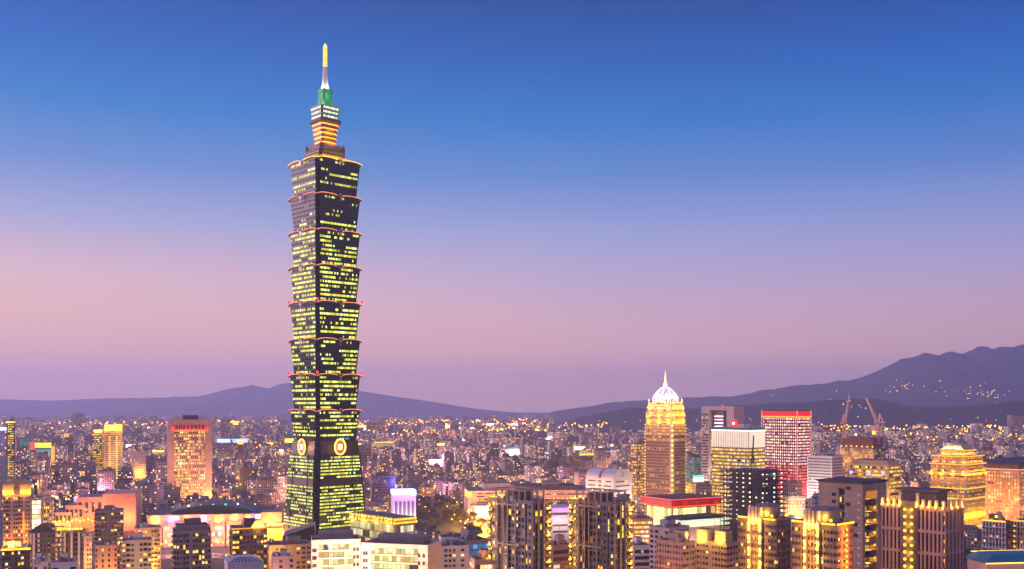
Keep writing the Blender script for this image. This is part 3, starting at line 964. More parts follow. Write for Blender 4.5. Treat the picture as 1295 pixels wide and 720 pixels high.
WARM, ORANGE, WHITE_L = (1.0, 0.48, 0.05), (1.0, 0.28, 0.03), (1.0, 0.86, 0.7)
DG = (0.022, 0.024, 0.032)
O_YEL = cells_mat('office yellow', DG, (1.0, .48, .02), (1.0, .66, .08), 0.62, 1.4, 6, (.10, .08, .07), (.1, .9), (.06, .94), .15, .6, 1)
O_YEL2 = cells_mat('office bright', DG, (1.0, .50, .02), (1.0, .72, .12), 0.84, 1.4, 9, (.12, .1, .06), (.06, .94), (.06, .94), .15, .6, 2)
O_AMB = cells_mat('office amber', DG, (1.0, .40, .02), (1.0, .62, .12), 0.66, 2.3, 5, (.22, .13, .10), (.24, .78), (.04, .96), .15, .5, 5)
O_DIM = cells_mat('office dim', (.03, .03, .04), (1.0, .46, .06), (1.0, .7, .2), 0.32, 1.0, 4, (.10, .09, .1), (.1, .9), (.06, .94), .12, .5, 9)
O_DARK = cells_mat('office dark', (.03, .032, .042), (1.0, .6, .1), (.9, .95, .6), 0.13, 1.1, 3, (.09, .08, .09), (.1, .9), (.06, .94), .12, .5, 12)
O_WHITE = cells_mat('office white', DG, (1.0, .88, .62), (1.0, .95, .8), 0.80, 1.5, 4, (.4, .38, .38), (.16, .84), (.04, .96), .15, .4, 15)
O_BLUE = cells_mat('office sky glass', (.04, .14, .30), (.05, .34, .85), (.12, .48, .95), 0.62, .55, 6, (.10, .16, .24), (.04, .96), (.03, .97), .08, .5, 18)
O_TEAL = cells_mat('office teal', (.02, .06, .06), (.15, .7, .6), (.3, .9, .7), 0.72, .5, 7, (.05, .07, .07), (.1, .9), (.06, .94), .15, .4, 21)
O_PURP = cells_mat('office purple', (.03, .025, .05), (.4, .3, 1.0), (1.0, .6, .8), 0.25, .8, 3, (.06, .05, .09), (.1, .9), (.06, .94), .15, .4, 24)
O_LATT = cells_mat('lattice lights', (.05, .03, .06), (1.0, .74, .62), (1.0, .36, .42), 0.88, 3.0, 3, (.16, .05, .09), (.30, .74), (.2, .85), .2, .3, 27, None, (1.0, .75, .3))
O_ORNG = cells_mat('orange grid windows', (.12, .05, .03), (1.0, .28, .04), (1.0, .46, .10), 0.86, 1.5, 4, (.32, .16, .11), (.2, .8), (.04, .96), .2, .3, 30)
O_GOLD = cells_mat('gold tower windows', (.06, .04, .02), (1.0, .46, .03), (1.0, .64, .12), 0.24, 1.2, 8, (.30, .2, .12), (.26, .74), (.1, .9), .2, .75, 33)
O_GOLDL = cells_mat('gold tower lit rows', (.06, .04, .02), (1.0, .46, .02), (1.0, .58, .07), 0.93, 1.4, 8, (.30, .2, .12), (.24, .76), (.1, .9), .2, .75, 34)
O_SHOP = cells_mat('shop glass', (.2, .12, .05), (1.0, .48, .03), (1.0, .74, .22), 0.9, 1.6, 3, (.3, .2, .1), (.05, .95), (.05, .97), .2, .3, 36, None, (1.0, .45, .6))
O_BRICK = cells_mat('small dark windows', (.02, .02, .028), (1.0, .6, .2), (1, .85, .5), 0.10, 1.2, 2, (.4, .33, .33), (.22, .78), (.1, .9), .2, .2, 39)

def strip(root, x0, x1, y0, y1, z0, z1, m_, name='light_strip'):
    return part_box(root, name, m_, x0, x1, y0, y1, z0, z1)

def cove(root, w, d, z, m_, t_=0.7, faces='fl', inset=0.0):
    """a lit cornice tube along the roof edge of the faces one can see"""
    if 'f' in faces: strip(root, -w / 2 - .3 + inset, w / 2 + .3 - inset, -d / 2 - .55, -d / 2 - .15, z, z + t_, m_)
    if 'l' in faces: strip(root, -w / 2 - .55, -w / 2 - .15, -d / 2 + .1 + inset, d / 2 + .3 - inset, z, z + t_, m_)
    if 'r' in faces: strip(root, w / 2 + .15, w / 2 + .55, -d / 2 + .1 + inset, d / 2 + .3 - inset, z, z + t_, m_)

def bulbs(root, pts, m_, r_=0.45, name='light_bulb'):
    b = MB(); b.ball((0, 0, 0), r_)
    me = b.mesh(name, [m_])
    for p_ in pts:
        o = bpy.data.objects.new(name, me); COL.objects.link(o); o.parent = root; o.location = p_

def frame_top(root, w, d, h, hh, m_, nx=5, ny=5):
    b = MB(); r_ = .35
    for i in range(nx):
        x = -w / 2 + .4 + (w - .8) * i / (nx - 1)
        b.box(x - r_, x + r_, -d / 2 + .1, -d / 2 + .1 + 2 * r_, h, h + hh)
        b.box(x - r_, x + r_, d / 2 - .1 - 2 * r_, d / 2 - .1, h, h + hh)
    for j in range(1, ny - 1):
        y = -d / 2 + .4 + (d - .8) * j / (ny - 1)
        b.box(-w / 2 + .1, -w / 2 + .1 + 2 * r_, y - r_, y + r_, h, h + hh)
        b.box(w / 2 - .1 - 2 * r_, w / 2 - .1, y - r_, y + r_, h, h + hh)
    for y in (-d / 2 + .1, d / 2 - .8):
        b.box(-w / 2, w / 2, y - .01, y + .71, h + hh, h + hh + .7)
    for x in (-w / 2 + .1, w / 2 - .8):
        b.box(x - .01, x + .71, -d / 2 + .85, d / 2 - .85, h + hh, h + hh + .7)
    return b.build('roof_frame', m_, root)

def hip(b, x0, x1, y0, y1, z0, z1, f=.35, mi=0):
    xm, ym = (x1 - x0) * f, (y1 - y0) * f
    b.loft([[(x0, y0, z0), (x1, y0, z0), (x1, y1, z0), (x0, y1, z0)], [(x0 + xm, y0 + ym, z1), (x1 - xm, y0 + ym, z1), (x1 - xm, y1 - ym, z1), (x0 + xm, y1 - ym, z1)]], mi)

def arch_wall(b, L, h, t_, axis_o, ax, n=14, mi=0):
    """segmental gable standing on a roof edge: a flat arch of thickness t_"""
    pts = [(axis_o + ax * (L * i / n) + Vector((0, 0, h * math.sin(math.pi * i / n)))) for i in range(n + 1)]
    return pts

# ---- the two condominium towers in the middle foreground
for (pl, pc, pr, yt, D, lab, sd_) in (
        (618, 672, 697, 634, 520, 'dark grey condominium tower with a yellow lit right edge, left of its twin', 1),
        (720, 776, 800, 636, 520, 'dark grey condominium tower standing in front of the white barrel-roofed block', 2)):
    root, w, d, h = block(pl, pc, pr, yt, D, 43, 'apartment_tower', lab, 'building', 'dark condominium towers in the middle', nick='the dark condominium tower ' + ('with the yellow edge' if sd_ == 1 else 'before the white barrel roof'))
    tower_shell(root, w, d, h, T_GREY, {'l': 'bwwtgwgwbwwtw', 'f': 'wgtbb', 'r': 'wgwgwgwgwgwg'}, 3.5, 4, 1.6, .17, lit_codes={'b': .62 if sd_ == 1 else .5})
    frame_top(root, w * .98, d * .72, h, 4.6, T_TAN, 4, 6)
    part_box(root, 'lift_house', T_DARK, -w * .25, w * .3, -d * .15, d * .22, h - 1, h + 3.6, M_ROOFD)
    roof_kit(root, w, d, h, T_GREY, sd_, 2, False)
    n = int(h / 3.5)
    strip(root, -w / 2 + .2, -w / 2 + .7, d * .30, d * .49, h + .05, h + .5, G_YEL)
    # floor by floor balcony lamps at the far end of the left face and at the right end of the front face
    pts = [(-w / 2 - .55, d / 2 - 1.2, h - 3.2 - 3.5 * i) for i in range(min(n, 16))]
    bulbs(root, pts, G_YEL, .5, 'balcony_lamp')
    bulbs(root, [(w / 2 - 1.5, -d / 2 - .5, h - 3.2 - 3.5 * i) for i in range(min(n, 16))], G_YEL, .5, 'balcony_lamp')
    for i in range(0, 12, 2):
        lamp(root, (w / 2 - 2.5, -d / 2 - 1.6, h - 4 - 3.5 * i), WARM, 500, .5)
        lamp(root, (-w / 2 - 1.6, d / 2 - 2.0, h - 4 - 3.5 * i), WARM, 420, .5)
    for t_ in (.215, .36, .46, .64):
        part_box(root, 'pilaster', T_TAN, -w / 2 - .4, -w / 2 - .02, d / 2 - d * t_ - .35, d / 2 - d * t_ + .35, 0, h + .4)
    for t_ in (.04, .33, .62): part_box(root, 'pilaster', T_TAN, -w / 2 + w * t_ - .5, -w / 2 + w * t_ + .5, -d / 2 - .55, -d / 2 - .02, 0, h + .4)
    part_box(root, 'dark_bay', flat_mat('dark bay glass', (.02, .016, .02), .25), -w / 2 - .3, -w / 2 - .03, d / 2 - d * .455, d / 2 - d * .365, 2, h - 3)
    for z_ in (h - 3, h - 24, h - 45, h - 66): part_box(root, 'string_course', T_TAN, -w / 2 - .5, -w / 2 - .02, d / 2 - d * .76 + .6, d / 2 - d * .2 - .6, z_ - .5, z_ + .5)
    for x, y in ((-w * .4, d * .4), (-w * .1, d * .42), (-w * .45, d * .2)):
        bulbs(root, [(x, y, h + .8)], G_YELP, .6, 'roof_lamp'); lamp(root, (x, y, h + 1.9), WARM, 300, .3)

# ---- the condominiums at right whose pilasters carry rows of lamps
def pilaster_condo(pl, pc, pr, yt, D, lab, nick, seed, warm_side):
    root, w, d, h = block(pl, pc, pr, yt, D, 43, 'apartment_tower', lab, 'building', 'condominiums with lamp-studded pilasters', nick=nick)
    tower_shell(root, w, d, h, T_BROWN, {'l': 'wpwtswwwstwpww', 'f': 'ppswwspp', 'r': 'wpwpwpwpwp'}, 3.3, 4, 2.5, .07)
    # face l runs from y=+d/2 (far) to -d/2 (near corner)
    yy = lambda t_: d / 2 - d * t_
    n = int(h / 3.0)
    for t_ in (4.5 / 14, 8.5 / 14):
        part_box(root, 'pilaster', T_TAN, -w / 2 - .9, -w / 2 - .02, yy(t_) - .7, yy(t_) + .7, 0, h + 1)
        bulbs(root, [(-w / 2 - 1.15, yy(t_), h - 3 - 3.0 * i) for i in range(min(n, 14))], glow('pilaster bulb', (1.0, .56, .08), 5.0), .62)
        for i in range(0, 14, 2): lamp(root, (-w / 2 - 2.0, yy(t_), h - 4 - 3.0 * i), WARM, 620, .4)
    # crown of upright fins, floodlit
    for i in range(4):
        t_ = (4.6 + 1.25 * i) / 14
        part_box(root, 'crown_fin', T_CREAM, -w / 2 - 1.0, -w / 2 + 1.2, yy(t_) - .55, yy(t_) + .55, h - 2, h + 5.2)
        bulbs(root, [(-w / 2 - 1.6, yy(t_), h - 2.6)], G_YELP, .5, 'uplight')
        lamp(root, (-w / 2 - 1.9, yy(t_), h - 1.6), WARM, 420, .3)
    b = MB(); b.box(-w * .42, w * .32, yy(.78), yy(.42), h - 1, h + 5.5); hip(b, -w * .46, w * .36, yy(.80), yy(.40), h + 5.5, h + 6.6, .12)
    b.build('penthouse', T_GREY, root)
    for (ta, tb) in ((.02, .26), (.68, .97)):
        strip(root, -w / 2 - .7, -w / 2 - .15, yy(tb), yy(ta), h - .7, h + .1, G_YEL)
    strip(root, -w / 2 + .2, w / 2 - .2, -d / 2 - .7, -d / 2 - .15, h - .7, h + .1, G_YEL if warm_side else T_TAN)
    for t_ in (.72, .86): 
        bulbs(root, [(-w / 2 + .8, yy(t_), h + 1.2)], G_YEL, .7, 'roof_lamp'); lamp(root, (-w / 2 + .2, yy(t_), h + 2.4), WARM, 500, .3)
    if warm_side:
        bulbs(root, [(0, -d / 2 - .9, h - 3 - 2.4 * i) for i in range(16)], G_YEL, .5)
        for i in range(0, 16, 2): lamp(root, (0, -d / 2 - 2.2, h - 3 - 2.4 * i), ORANGE, 900, .4)
    roof_kit(root, w, d, h, T_BROWN, seed, 2, False)

pilaster_condo(933, 982, 1000, 657, 480, 'lamp-studded brown condominium with a dark right side, before the scaffolded tower', 'the lamp-studded condominium with a dark side', 5, False)
pilaster_condo(1001, 1058, 1079, 663, 450, 'brown condominium with lamp-studded pilasters and an orange lit right side', 'the lamp-studded condominium with an orange side', 6, True)

# ---- large pilastered condominium at right
root, w, d, h = block(1115, 1196, 1219, 642, 470, 43, 'apartment_tower', 'large tan pilastered condominium with a floodlit crown and central bay of round lamps', 'building', nick='the large tan pilastered condominium')
tower_shell(root, w, d, h, T_PINK, {'l': 'tttttssssttttttt', 'f': 'ttttt', 'r': 'tttttttttttt'}, 10.2, 4, 1.8, .05)
yy = lambda t_: d / 2 - d * t_
part_box(root, 'centre_bay', T_DARK, -w / 2 - .5, -w / 2 - .02, yy(9.0 / 16), yy(5.0 / 16), 0, h + 2)
pts = [(-w / 2 - 1.0, yy(t_), h - 2.2 - 3.4 * i) for i in range(15) for t_ in (6.2 / 16, 7.9 / 16)]
bulbs(root, pts, G_YEL, .78, 'round_lamp')
for i in range(7): lamp(root, (-w / 2 - 2, yy(7 / 16), h - 3 - 6.8 * i), WARM, 260, .4)
for t_ in (0.02, 0.12, .21, .30, .57, .66, .76, .86, .97):
    big = .25 < t_ < .6
    part_box(root, 'crown_pier', T_CREAM, -w / 2 - .7, -w / 2 + .9, yy(t_) - .5, yy(t_) + .5, h - 1, h + (6.0 if big else 3.0))
    bulbs(root, [(-w / 2 - 1.2, yy(t_), h - .6)], G_YELP, .55, 'uplight')
    lamp(root, (-w / 2 - 1.7, yy(t_), h + .6), (1, .44, .02), 240, .3)
for x in (-.3, 0, .3):
    part_box(root, 'crown_pier', T_CREAM, x * w - .5, x * w + .5, -d / 2 - .7, -d / 2 + .9, h - 1, h + 3)
    bulbs(root, [(x * w, -d / 2 - 1.2, h - .6)], G_YELP, .55, 'uplight')
    lamp(root, (x * w, -d / 2 - 1.7, h + .6), (1, .44, .02), 240, .3)
b = MB(); b.box(-w * .3, w * .3, -d * .3, d * .25, h - 1, h + 6.5); b.box(-w * .38, w * .38, -d * .36, d * .31, h + 6.5, h + 7.4)
b.build('penthouse', T_DARK, root)
for i in range(9):
    b = MB(); z_ = h - 12.2 - 10.2 * i
    if z_ < 4: break
    b.box(-w / 2 - .28, -w / 2 - .02, -d / 2 - .2, yy(9.1 / 16), z_ - .5, z_ + .5); b.build('string_course', T_PINK, root)
    b = MB(); b.box(-w / 2 - .28, -w / 2 - .02, yy(4.9 / 16), d / 2, z_ - .5, z_ + .5); b.build('string_course', T_PINK, root)

# ---- tan slab with a tall open recess
root, w, d, h = block(1035, 1091, 1121, 612, 560, 43, 'office_building', 'tan slab building with a dark flat roof and a tall open recess glowing yellow inside', 'building', nick='the tan slab with the glowing recess')
th = w * .0
yy = lambda t_: d / 2 - d * t_
b = MB()
y_s0, y_s1 = yy(.60), yy(.46)            # slot in the left face
for (y0, y1) in ((-d / 2, y_s0), (y_s1, d / 2)): b.box(-w / 2, -w * .40, y0, y1, 0, h)
b.box(-w / 2 + 1.5, -w * .40 - .05, y_s0, y_s1, 0, h - 3)
b.box(-w / 2, -w * .40, y_s0 - .01, y_s1 + .01, h - 3, h - .01)
b.box(w * .12, w / 2, -d / 2, d / 2, 0, h)
b.box(-w * .399, w * .119, -d / 2, d / 2, h - 4.2, h - .02)
b.box(-w * .399, w * .119, d / 2 - 2, d / 2 - .02, 0, h - 4.3)
b.build('wall', T_TAN, root)
b = MB(); b.box(-w / 2 - .8, w / 2 + .8, -d / 2 - .8, d / 2 + .8, h + .02, h + 1.1); b.build('roof_slab', M_ROOFD, root)
for i in range(20):
    z_ = h - 9 - 3.6 * i
    if z_ < 3: break
    if i > 1:
        b = MB(); b.quad((-w * .39, -d * .32, z_), (w * .11, -d * .32, z_), (w * .11, -d * .32, z_ + 2.4), (-w * .39, -d * .32, z_ + 2.4), 0, ((0, i), (4, i), (4, i + .99), (0, i + .99)))
        b.build('window_band', O_YEL if i not in (9, 10) else O_DARK, root)
    part_box(root, 'bridge_slab', T_GREY, -w * .398, w * .118, -d * .46, -d * .25, z_ - .7, z_ - .2)
    if i % 2 == 0: lamp(root, (-w * .1, -d * .41, z_ + 1.4), (1, .50, .03), 800, .4)
bulbs(root, [(w * .06, -d * .47, h - 14 - 7.2 * i) for i in range(8)], G_YEL, .55)
for i in range(17):
    b = MB(); z_ = h - 7 - 4.2 * i
    if z_ < 3: break
    b.quad((-w / 2 - .04, -d / 2 + 3.2, z_), (-w / 2 - .04, -d / 2 + 1.4, z_), (-w / 2 - .04, -d / 2 + 1.4, z_ + 1.1), (-w / 2 - .04, -d / 2 + 3.2, z_ + 1.1))
    b.build('wall_light', flat_mat('pale grille', (.6, .57, .55), .4, .2), root)
    b = MB(); b.quad((-w / 2 + 1.45, y_s1, z_), (-w / 2 + 1.45, y_s0, z_), (-w / 2 + 1.45, y_s0, z_ + 3), (-w / 2 + 1.45, y_s1, z_ + 3), 0, ((0, i), (3, i), (3, i + .99), (0, i + .99)))
    b.build('window_band', O_DIM if i < 5 else O_YEL, root)
for t_, z_ in ((.16, 16), (.16, 20), (.36, 8), (.36, 12), (.68, 4), (.68, 13), (.85, 24), (.85, 30), (.3, 30), (.2, 36)):
    b = MB(); y0 = yy(t_); b.quad((-w / 2 - .04, y0 + 1.3, h - z_), (-w / 2 - .04, y0 - 1.3, h - z_), (-w / 2 - .04, y0 - 1.3, h - z_ + 2), (-w / 2 - .04, y0 + 1.3, h - z_ + 2))
    b.build('window', W_DARK, root)

# ---- gold crowned tower with a white cone
def gold_tower():
    root, w, d, h = block(816, 850, 867, 523, 1300, 43, 'skyscraper', 'gold lit tower with stepped shoulders and a glowing white pointed dome', 'skyscraper', nick='the gold tower with the white dome')
    bands(root, w, d, h - 12, wall_mat('rose granite', (.36, .22, .16), .65, .2, 4), O_GOLD, 3.9, 2.6, 1.9, base=6, top=1, margin=.9, glass_of=lambda f, n: O_GOLDL if (n - f) in (1, 2, 3, 4, 6) else O_GOLD)
    # bright vertical shaft at the near corner, shaft of lamps along the edge
    for (x, y) in ((-w / 2, -d / 2),):
        part_box(root, 'corner_shaft', T_CREAM, x - .9, x + 3.2, y - .9, y + 3.2, 0, h - 8)
        bulbs(root, [(x - 1.6, y - 1.6, 8 + 6.4 * i) for i in range(int((h - 16) / 6.4))], G_YELP, 1.35, 'shaft_lamp')
        for i in range(9): lamp(root, (x - 4.5, y - 4.5, 8 + 15.5 * i), (1, .48, .05), 800, 1)
    bulbs(root, [(-w / 2 - .6, d / 2 - .3, 6 + 4.2 * i) for i in range(int((h - 14) / 4.2))], G_YELP, .7, 'edge_lamp')
    bulbs(root, [(w / 2 - .3, -d / 2 - .6, 6 + 4.2 * i) for i in range(int((h - 14) / 4.2))], G_YELP, .55, 'edge_lamp')
    z_ = h - 12
    for (s_, hh) in ((.97, 9), (.91, 9), (.84, 8)):
        b = MB(); b.box(-w / 2 * s_, w / 2 * s_, -d / 2 * s_, d / 2 * s_, z_, z_ + hh)
        st = b.build('shoulder_tier', T_GOLD, root)
        b = MB(); b.box(-w / 2 * s_ - .5, w / 2 * s_ + .5, -d / 2 * s_ - .5, d / 2 * s_ + .5, z_ + hh - 1.1, z_ + hh + .1)
        b.build('cornice', T_CREAM, st)
        for k_ in range(2):
            for key in 'lf':
                o, ax, inn, L = facade_faces(w * s_, d * s_)[key]
                b = MB(); a, c_ = o - inn * .07 + ax * 1.5, o - inn * .07 + ax * (L - 1.5)
                zz_ = z_ + 1.0 + 3.6 * k_
                n = round(L / 2.2)
                b.quad((a.x, a.y, zz_), (c_.x, c_.y, zz_), (c_.x, c_.y, zz_ + 2.4), (a.x, a.y, zz_ + 2.4), 0, ((0, k_), (n, k_), (n, k_ + .99), (0, k_ + .99)))
                b.build('window_band', O_GOLDL, st)
        for q in range(3):
            lamp(root, (-w / 2 * s_ - 2.2, d * s_ * (.38 - .38 * q), z_ + .8), (1, .42, .01), 2600, .6)
            lamp(root, (w * s_ * (-.38 + .38 * q), -d / 2 * s_ - 2.2, z_ + .8), (1, .42, .01), 2600, .6)
        for (x, y) in ((-1, -1), (-1, 1), (1, -1), (1, 1)):
            b = MB(); b.lathe([(1.0, 0), (1.2, 2), (.5, 4), (.1, 5.5)], 6, 0, (x * w / 2 * s_ * .97, y * d / 2 * s_ * .97, z_ + hh)); b.build('finial', T_CREAM, root)
        z_ += hh
    r0 = 14.8
    part = MB(); part.lathe([(r0 * 1.06, z_), (r0 * 1.06, z_ + 5), (r0, z_ + 5)], 8); part.build('dome_drum', T_GOLD, root)
    for k_ in range(8):
        a = k_ * math.pi / 4
        b = MB(); b.bar((r0 * 1.1 * math.cos(a), r0 * 1.1 * math.sin(a), z_), (r0 * 1.1 * math.cos(a), r0 * 1.1 * math.sin(a), z_ + 5.5), .9); b.build('drum_pier', T_CREAM, root)
        if k_ in (3, 4, 5, 6, 7):
            lamp(root, (r0 * 1.45 * math.cos(a + .39), r0 * 1.45 * math.sin(a + .39), z_ + 2), (1, .7, .3), 2200, .5)
            lamp(root, (r0 * 1.55 * math.cos(a), r0 * 1.55 * math.sin(a), z_ + 7), (1, .55, .86), 3000, .8)
    z_ += 5
    hd = Z(490, 1320) - z_ - EYE * 0
    prof = [(r0 * 1.12, 0), (r0 * 1.06, hd * .15), (r0 * .90, hd * .4), (r0 * .68, hd * .65), (r0 * .44, hd * .87), (r0 * .24, hd)]
    b = MB(); b.lathe([(r_, z_ + q) for r_, q in prof], 16)
    dome = b.build('dome', flat_mat('dome white glow', (.78, .72, .78), .5, 0, (1.0, .66, .95), .35), root)  # part of the dome's floodlit look is a glow of its own surface
    for k_ in range(8):
        a = k_ * math.pi / 4 + .39
        b = MB(); b.tube([((r_ + .4) * math.cos(a), (r_ + .4) * math.sin(a), z_ + q) for r_, q in prof], .8, 0, 5)
        b.build('dome_rib', glow('dome rib light', (1.0, .70, .95), 2.0), dome)
    zt = z_ + hd
    b = MB(); b.lathe([(2.6, zt), (2.9, zt + 4), (1.6, zt + 6), (.8, zt + 12), (.15, Z(469, 1320))], 10); b.build('spire', glow('spire light', (1.0, .72, .35), 2.6), root)
gold_tower()

# ---- red topped office at left
root, w, d, h = block(208, 212, 268, 531, 1500, 20, 'office_tower', 'tan office tower with a red lit top storey and rows of amber windows', 'building', nick='the red-topped amber office', depth=36)
sw = w * .16
bands(root, w, d, h, T_TAN, O_AMB, 4.6, 2.7, 2.6, base=5, top=17, margin=sw - 1, faces='f', parapet=1.5)
for i in range(int((w - 2 * sw + 2) / 2.6) + 1):
    x = -w / 2 + sw - 1 + 2.6 * i
    part_box(root, 'mullion_fin', T_TAN, x - .28, x + .28, -d / 2 - .7, -d / 2 - .02, 4, h - 17)
red_w = flat_mat('red lit loggia', (.55, .08, .05), .6)
part_box(root, 'loggia_wall', red_w, -w / 2 + sw - 2, w / 2 - sw + 2, -d / 2 - .25, -d / 2 - .02, h - 16, h - 7)
for i in range(8):
    x = -w / 2 + sw + (w - 2 * sw) * (i + .5) / 8
    b = MB(); b.quad((x - 2.1, -d / 2 - .33, h - 14.5), (x + 2.1, -d / 2 - .33, h - 14.5), (x + 2.1, -d / 2 - .33, h - 8.2), (x - 2.1, -d / 2 - .33, h - 8.2)); b.build('window', W_DARK, root)
for i in range(9):
    x = -w / 2 + sw - 1 + (w - 2 * sw + 2) * i / 8
    lamp(root, (x, -d / 2 - 1.6, h - 15), (1, .02, .01), 520, .3)
bulbs(root, [(-w / 2 + sw + (w - 2 * sw) * (i + .5) / 13, -d / 2 - .8, h - 16.6) for i in range(13)], G_YELP, .6, 'sill_lamp')
for i in range(5): lamp(root, (-w / 2 - 3, d * (-.4 + .2 * i), h - 11), (1, .03, .01), 420, .5)
part_box(root, 'plant_room', M_STEEL, -w * .16, w * .2, -d * .2, d * .25, h - 1.5, h + 6.5)
b = MB(); b.bar((w * .38, 0, h - 1), (w * .38, 0, h + 7), .25); b.build('antenna', M_METAL, root)
for i in range(6): lamp(root, (-w / 2 + w * i / 5, -d / 2 - 16, 6), (1, .36, .12), 9000, 2)
lamp(root, (-w * .2, -d / 2 - 40, 60), (1, .38, .22), 30000, 3); lamp(root, (w * .35, -d / 2 - 40, 40), (1, .38, .22), 30000, 3)

# ---- red crowned lattice tower at right
root, w, d, h = block(964, 1008, 1025, 520, 1400, 43, 'office_tower', 'lattice-lit tower with a bright red crown and a red wash down its lower right side', 'building', nick='the red-crowned lattice tower')
O_LATR = cells_mat('red lattice lights', (.08, .01, .015), (1.0, .10, .10), (1.0, .28, .22), .85, 2.2, 3, (.18, .02, .03), (.2, .8), (.2, .85), .2, .3, 28)
bands(root, w, d, h - 8, wall_mat('lattice wall', (.16, .07, .10), .6, .2), O_LATT, 4.2, 3.2, 3.4, base=4, top=1, margin=.8, glass_of=lambda f, n: O_LATR if f / n < .46 else O_LATT)
part_box(root, 'crown_band', glow('crown red', (1.0, .006, .008), 1.1), -w / 2, w / 2, -d / 2, d / 2, h - 8, h - .5)
b = MB(); b.box(-w / 2 - .8, w / 2 + .8, -d / 2 - .8, d / 2 + .8, h - 9.2, h - 7.2); b.build('light_strip', G_ORG, root)
b = MB(); b.box(-w / 2 + 1, w / 2 - 1, -d / 2 + 1, d / 2 - 1, h - .5, h + 1); b.build('roof_slab', M_ROOFD, root)
for x, y in ((-w / 2 - .6, -d / 2 - .6), (w / 2 + .5, -d / 2 - .5), (-w / 2 - .5, d / 2 + .5)):
    strip(root, x - .5, x + .5, y - .5, y + .5, 4, h + 1, glow('pink edge tube', (1.0, .30, .34), .9))
for i in range(5): lamp(root, (-w * .35 + w * .22 * i, -d / 2 - 6, 12 + 10 * (i % 3)), (1, .03, .05), 9000, 1.5)
for i in range(4): lamp(root, (-w / 2 - 6, -d * .45 + d * .12 * i, 14 + 8 * i), (1, .05, .05), 8000, 1.5)
b = MB(); b.bar((0, 0, h), (0, 0, h + 9), .3); b.build('antenna', M_METAL, root)

# ---- portal framed tower
root, w, d, h = block(887, 928, 941, 514, 1500, 43, 'office_tower', 'grey portal-framed tower with red and white lights inside its open top', 'building', nick='the grey portal tower')
yy = lambda t_: d / 2 - d * t_
b = MB()
b.box(-w / 2, w / 2, yy(.24), d / 2, 0, h - 6); b.box(-w / 2, w / 2, -d / 2, yy(.78), 0, h - 6)
b.box(-w / 2, w / 2, -d / 2, d / 2, h - 6 + .01, h)
b.box(-w / 2 + 2, w / 2 - 2, yy(.78) + .01, yy(.24) - .01, 0, h - 40)
b.build('wall', wall_mat('portal stone', (.40, .35, .38), .6, .15, 4), root)
part_box(root, 'core_block', T_GREY, -w * .2, w * .3, yy(.60), yy(.30), h - 40, h - 7)
for i in range(5):
    strip(root, -w * .22, -w * .2, yy(.58), yy(.32), h - 16 - 5 * i, h - 14.6 - 5 * i, G_PNK if i % 2 else G_WHT)
for i in range(26):
    z_ = h - 14 - 4.4 * i
    if z_ < 5: break
    for (t0, t1) in ((.02, .22), (.27, .75)):
        if i < 7 and t0 > .2: continue
        b = MB(); y0, y1 = yy(t0), yy(t1); xx = -w / 2 - .06 if t0 < .2 else -w / 2 + 1.94
        n = max(2, round((y0 - y1) / 2.4)); b.quad((xx, y0, z_), (xx, y1, z_), (xx, y1, z_ + 2.6), (xx, y0, z_ + 2.6), 0, ((0, i), (n, i), (n, i + .99), (0, i + .99)))
        b.build('window_band', O_DIM if t0 < .2 else O_YEL, root)
bulbs(root, [(0, yy(.5), h + 1.2)], G_RED, 1.3, 'beacon')
for i in range(3): lamp(root, (-w / 2 - 5, yy(.1 + .4 * i), 30 + 20 * i), (1, .7, .5), 9000, 2)

# ---- white lit office with a red round emblem
root, w, d, h = block(900, 947, 967, 541, 1250, 43, 'office_tower', 'bright white office with fluted lit upper wall and a red round rooftop emblem', 'building', nick='the bright white fluted office')
bands(root, w, d, h, wall_mat('office grey spandrel', (.24, .22, .22), .6, .2, 4), O_YEL2, 4.4, 2.6, 2.4, base=5, top=26, margin=.4)
flute = flat_mat('flute panel glow', (.7, .66, .6), .5, 0, (1.0, .84, .62), .75)  # light on the flutes is put into their material as glow
for key in 'lf':
    o, ax, inn, L = facade_faces(w, d)[key]
    n = int(L / 2.6)
    for i in range(n):
        p_ = o + ax * (L * (i + .5) / n)
        b = MB()
        q0 = p_ - ax * .62; q1 = p_ + ax * .62; q2 = q1 - inn * .8; q3 = q0 - inn * .8
        b.loft([[(q.x, q.y, h - 25) for q in (q3, q2, q1, q0)], [(q.x, q.y, h - 4) for q in (q3, q2, q1, q0)]]); b.build('flute', flute, root)
b = MB(); b.box(-w / 2 - .5, w / 2 + .5, -d / 2 - .5, d / 2 + .5, h - 3, h - .8); b.build('teal_fascia', flat_mat('teal fascia', (.03, .16, .17), .4), root)
cove(root, w, d, h - 4.6, G_WHT, 1.2)
part_box(root, 'plant_room', T_WHITE, -w * .2, w * .2, -d * .25, d * .2, h - 1, h + 4, M_ROOFD)
b = MB()
n = 20
for k_, rr in ((0, 5.2),):
    rings = [[(-w / 2 + 2 + q, .15 * d * 0 + -d * .08 + rr * s_ * math.cos(2 * math.pi * i / n), h + 5 + rr * s_ * math.sin(2 * math.pi * i / n)) for i in range(n)] for q, s_ in ((0.6, 1), (0, 1), (-.3, .55))]
    b.loft(rings)
em = b.build('emblem_disc', glow('emblem red', (1.0, .02, .03), 2.0), root)
b = MB(); b.ball((-w / 2 + 1.4, -d * .08, h + 5), 1.7); b.build('emblem_core', G_WHT, em)
b = MB(); b.bar((-w / 2 + 3, -d * .08, h - 1), (-w / 2 + 3, -d * .08, h + 3), .4); b.build('emblem_post', M_STEEL, em)

